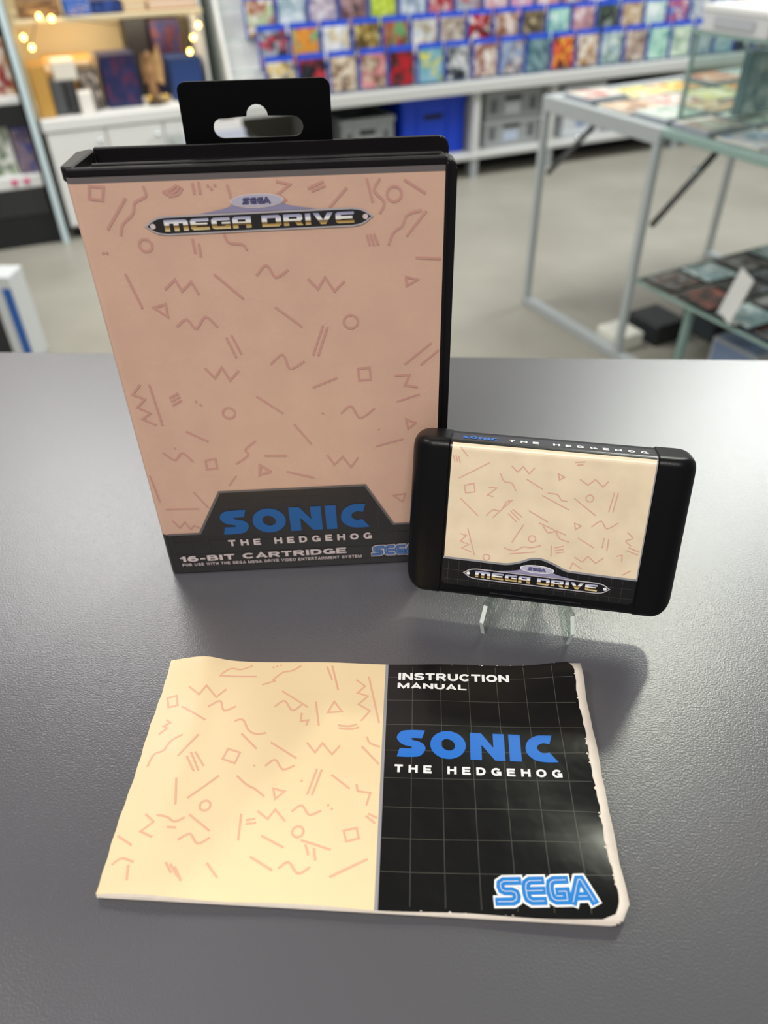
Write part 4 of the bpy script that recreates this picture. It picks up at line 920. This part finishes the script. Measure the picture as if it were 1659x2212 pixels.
cabbox(-.118, .075, .295, .185, 'mauve boxed game at the right of the lower cabinet shelf', ('8c7c8c', '5c4c60', '2c3c8c'))
cabbox(-.42, .13, .295, .18, 'blue boxed game at the far left of the lower cabinet shelf', ('4a6cb0', 'c8d0dc', '24408c'))
cabbox(-.22, .17, .93, .18, 'grey and brown boxed game on the top visible shelf of the black cabinet', ('a8a098', '6c5444', 'd0ccc4'))
for i, (px, py) in enumerate(((38, 415), (65, 414))):
    P = onpl(px, py, wallpt(0, -.01, 0), N); q = P-wallpt(0, 0, 0)
    g = wroot('price_tag', q.dot(D), -.0085, .262, ['left pink price tag on the white cabinet shelf', 'right pink price tag on the white cabinet shelf'][i], 'price tag', 'pink price tags')
    box('card', -.012, .012, 0, .002, 0, .022, cmat('e0407c'), g); box('holder', -.014, .014, -.001, .0, -.002, .003, M['alu'], g)

# blue and white box standing behind the counter at the left
bw = root('console_carton', (-1.155, 2.30, 0), -.06, 'blue and white carton standing behind the counter, left edge', 'box')
box('carton', -.34, .0, 0, .10, .0005, .30, cmat('d9dcde'), bw, .003, 1)
box('blue_band', -.034, -.005, -.0012, .0005, .004, .262, cmat('2a62b4'), bw); box('dark_panel', -.335, -.068, -.0012, .0005, .004, .215, cmat('26282c'), bw); box('blue_panel', -.335, -.068, -.0012, .0005, .222, .262, cmat('3a74c4'), bw)

# ================================================================== DISPLAY TABLE on the right
EA = Vector((.45, -.893, 0)); TY = math.atan2(-.893, .45)
TZ = .70
tb = root('display_table', (.537, 2.68, 0), TY, 'glass topped aluminium display table covered with flat comics and games', 'table')
# local x runs towards the counter, local y to the right
TL, TD = 1.9, .95
for b_ in ((0, .522, 0, .03, .045), (.5225, TL, 0, .03, .022), (0, TL, TD-.03, TD, .022), (0, .03, .0305, TD-.0305, .045), (TL-.03, TL, .0305, TD-.0305, .022)): box('top_rail', b_[0], b_[1], b_[2], b_[3], TZ-b_[4], TZ-.002, M['alu_l'] if b_[4] > .03 else M['gl_edge'], tb, .002, 1)
box('table_top', 0.031, TL-.031, 0.031, TD-.031, TZ-.014, TZ-.006, M['glass'], tb)
box('top_board', 0.031, .49, .031, TD-.031, TZ-.024, TZ-.0145, M['lam'], tb)
for x in (0.0, .50, 1.15, TL-.03):
    for y in (0.0, TD-.03): box('leg', x, x+.022, y, y+.022, .03, TZ-.046 if x < .52 else TZ-.023, M['alu_l'], tb, .002, 1)
box('base_rail', 0, TL, 0, .035, 0, .03, M['alu_l'], tb, .002, 1); box('base_rail', 0, TL, TD-.035, TD, 0, .03, M['alu_l'], tb, .002, 1)
for (a, b) in (((.024, .036, .465), (.22, .040, TZ-.05)), ((.515, .045, .43), (.62, .13, TZ-.05)), ((.515, TD-.05, .43), (.62, TD-.13, TZ-.05))):
    br = tube('brace', [a, b], .009, M['steel'], tb, 8); lathe('bolt', [(.004, 0), (.012, .003), (.012, .010), (.004, .014)], M['knob'], br, 10, (a[0]+(b[0]-a[0])*.72, a[1]+(b[1]-a[1])*.72-.012, a[2]+(b[2]-a[2])*.72))
# flat comics and games on the table top: local grid
def tabloc(x, y, z): return Vector((.537, 2.68, 0))+EA*x+Vector((.893, .45, 0))*y+Vector((0, 0, z))
flat = [('d8d0c0', 'c03c3c', 'e8e4dc'), ('b8d0b0', 'e0e0d0', '88a888'), ('d8c838', 'c84438', 'e8e0b0'), ('e4dcd4', 'b89888', 'f0ece6'), ('c8c4bc', '98a0a8', 'e8e8e4'), ('d8b490', '8c6850', 'ece0d0'), ('a8b8c4', '70889c', 'dce4ea'), ('e4d878', 'f0ead0', 'c8b040'), ('e0d8e0', '90a8c8', 'f0f0f0'), ('d89878', 'b85840', 'ecd4c4'), ('c8d4c8', '809888', 'e8eee6'), ('9cb0b8', '587080', 'd0dce0')]
idx = 0
for j in range(5):
    for i in range(6):
        x = .05+i*.155; y = .045+j*.165
        if x > .50 and y < .0: continue
        w, d_ = random.choice(((.135, .15), (.13, .145), (.12, .15))); th = random.choice((.004, .006, .014))
        c = flat[(idx*5+j) % len(flat)]; kind = 'comic' if th < .005 else 'game'
        nm = 'comic_book' if th < .01 else 'flat_game_box'
        row = ['first row in', 'second row in', 'third row in', 'fourth row in', 'fifth row in'][j]
        g = root(nm, tabloc(x, y, TZ-.0058 if x > 0 else TZ), TY+random.uniform(-.10, .10), 'flat %s %s on the display table, %s from far end, %s' % (hue(c[0]), kind, ordinal(i), row), 'comic' if kind == 'comic' else 'game box', 'flat comics and games on the display table')
        idx += 1
        box('body', 0, w, 0, d_, 0, th, cmat('e8e4dc' if th < .01 else 'a8aeb8'), g, .001, 1)
        o = box('cover_art', .004, w-.004, .004, d_-.004, th-.0005, th+.0008, ART, g); art(o, *c)
        g.rotation_euler.z = TY+random.uniform(-.05, .05)
# yellow-red magazine near the corner is covered by the palette above
# glass showcase standing on the near end of the table
sc = root('glass_showcase', tabloc(.54, .036, TZ+.0175), TY, 'clear glass showcase with green edges on the display table', 'showcase')
SL, SD, SH = 1.25, .80, .205
for nm, b_ in (('front_pane', (0, SL, 0, .006, 0, SH-.007)), ('back_pane', (0, SL, SD-.006, SD, 0, SH-.007)), ('end_pane', (0, .006, .007, SD-.007, 0, SH-.007)), ('end_pane', (SL-.006, SL, .007, SD-.007, 0, SH-.007)), ('top_pane', (-.004, SL+.004, -.004, SD+.004, SH-.006, SH))): box(nm, *b_, M['glass'], sc)
for b_ in ((-.002, .007, -.002, .007, 0, SH-.007), (-.002, .007, SD-.007, SD+.002, 0, SH-.007), (SL-.007, SL+.002, -.002, .007, 0, SH-.007)): box('edge_strip', *b_, M['gl_edge'], sc)
for b_ in ((-.005, SL, -.0065, -.0042, SH-.007, SH+.001), (-.0065, -.0042, -.004, SD, SH-.007, SH+.001)): box('top_edge', *b_, M['gl_edge'], sc)
# inside the showcase: a row of standing discs boxes and flat ones
for i, (x, y, c) in enumerate(((.06, .50, ('9cb4b8', '5c7c88', 'd8e4e4')), (.06, .33, ('a0a89c', 'c07c60', 'd0d4cc')), (.06, .16, ('a8bcc2', '7c949c', 'd4dee0')), (.30, .20, ('a4b0b2', '788488', 'c8d2d4')), (.32, .45, ('7c7478', '9c5c58', 'c8bcb6')))):
    g = root('show_box', tabloc(.54+x, .036+y, TZ+.0345 if 0 else TZ+.0175), TY+math.radians(90), 'small %s boxed game inside the glass showcase, %s from its far corner' % (hue(c[0]), ordinal(i)), 'game box', 'boxed games in the glass showcase')
    box('carton', 0, .13, 0, .03, 0, .15, cmat(c[1]), g, .002, 1)
    for yy in (-.0012, .0302): o = box('cover_art', .005, .125, yy, yy+.001, .005, .145, ART, g); art(o, *c)
# books and white box on top of the showcase
wbx = root('white_box', tabloc(.56, .03, TZ+.0175+SH+.0012), TY, 'white flat box lying on top of the glass showcase', 'box')
box('carton', 0, .20, 0, .26, 0, .05, cmat('d4d6d8'), wbx, .002, 1); box('lid', -.003, .203, -.003, .263, .042, .056, cmat('eceeee'), wbx, .002, 1); box('side_label', .04, .16, -.0042, -.003, .012, .034, cmat('b8bcc2'), wbx)
bk = root('open_book', tabloc(.80, .03, TZ+.0175+SH+.0012), TY+.06, 'thick book with white pages and brown cover on the glass showcase', 'book')
box('cover', 0, .22, 0, .30, 0, .006, cmat('8a4a3c'), bk, .001, 1)
v = []; f = []
for i in range(9):
    a = i/8; h = .008+.03*math.sin(math.pi*min(1, a*1.1+.05))
    v += [(.006+.208*a, .006, .0062), (.006+.208*a, .294, .0062), (.006+.208*a, .294, h), (.006+.208*a, .006, h)]
for i in range(8):
    q = i*4
    for a, b in ((0, 1), (1, 2), (2, 3), (3, 0)): f.append((q+a, q+b, q+4+b, q+4+a))
f.append((0, 3, 2, 1)); f.append((32, 33, 34, 35)); fromdata('page_block', v, f, cmat('f2efe8'), bk)

# lower glass shelf with dark games
ls = root('glass_shelf', tabloc(.47, .07, .215), TY, 'low green edged glass shelf inside the display table', 'shelf')
box('pane', 0, 1.2, 0, .80, .022, .03, M['glass'], ls); box('green_edge', 0, 1.2, -.002, 0, .021, .031, M['gl_edge'], ls); box('green_edge', -.002, 0, 0, .80, .021, .031, M['gl_edge'], ls)
for x in (.17, 1.1):
    for y in (.06, .72): box('support', x, x+.02, y, y+.02, -.215, .022, M['gl_edge'], ls)
dk = [('2c2826', '6a4c40', '8a8c8c'), ('34383a', '8c9a9c', '1c1e20'), ('3a3430', 'b0b4b4', '54463c'), ('26282c', '7c8488', '48403c'), ('9ab8bc', 'd4e4e4', '587078'), ('403a38', '9c5c50', '24201e')]
ii = 0
for j in range(5):
    for i in range(4):
        c = dk[4] if (j == 3 and i == 0) else dk[(ii*5+j*2) % 6]; x = .02+i*.145; y = .012+j*.150
        g = root('disc_case', tabloc(.47+x, .07+y, .2458), TY+random.uniform(-.06, .06), 'dark flat disc case on low glass shelf, %s from far end, %s row in' % (ordinal(i), ordinal(j)), 'disc case', 'disc cases on the low glass shelf')
        box('body', 0, .125, 0, .135, 0, .009, cmat('1e2022', .25), g, .001, 1); o = box('cover_art', .004, .121, .004, .131, .0085, .0098, ART, g); art(o, *c); ii += 1
wc = root('white_card', tabloc(.82, .075, .2565), TY-.5, 'white card standing among the dark disc cases', 'card')
o = box('card', -.045, .045, 0, .003, 0, .13, cmat('dfe0de'), wc); o.rotation_euler.x = -.25
box('card_foot', -.045, .045, 0, .03, 0, .002, cmat('d4d6d4'), wc)

# things on the floor under the near end of the table
def floorbox(x, y, w, d_, h, label, cat, col_, top, name):
    g = root(name, tabloc(x, y, .0005), TY, label, cat)
    box('carton', 0, w, 0, d_, 0, h, cmat(col_), g, .003, 1); box('top_print', .01, w-.01, .01, d_-.01, h-.001, h+.001, cmat(top), g); box('side_print', .01, w-.01, -.001, .001, .01, h-.01, cmat(top), g)
    return g
floorbox(.36, .05, .12, .10, .05, 'white paper packet on the floor beside the table leg', 'packet', 'e6e8dc', 'f0f0e6', 'paper_packet')
floorbox(.36, .18, .15, .13, .07, 'black box on the floor next to the white packet', 'box', '1e2022', '2c3034', 'black_box')
floorbox(.44, .36, .15, .13, .08, 'dark grey box on the floor between the black box and the white box', 'box', '3a4044', '4c5458', 'grey_box')
floorbox(.68, .24, .17, .14, .10, 'white and blue box on the floor at the right edge', 'box', 'd8dce6', '9ab0d8', 'white_floor_box')
rg = root('red_canister', tabloc(.67, .45, .0005), 0, 'red canister with white cap standing at the right edge', 'canister')
lathe('can', [(.040, 0), (.043, .004), (.043, .10), (.030, .112)], cmat('d02820', .35), rg, 20); lathe('cap', [(.030, .112), (.031, .150), (.026, .156)], cmat('e8e6e2'), rg, 20)
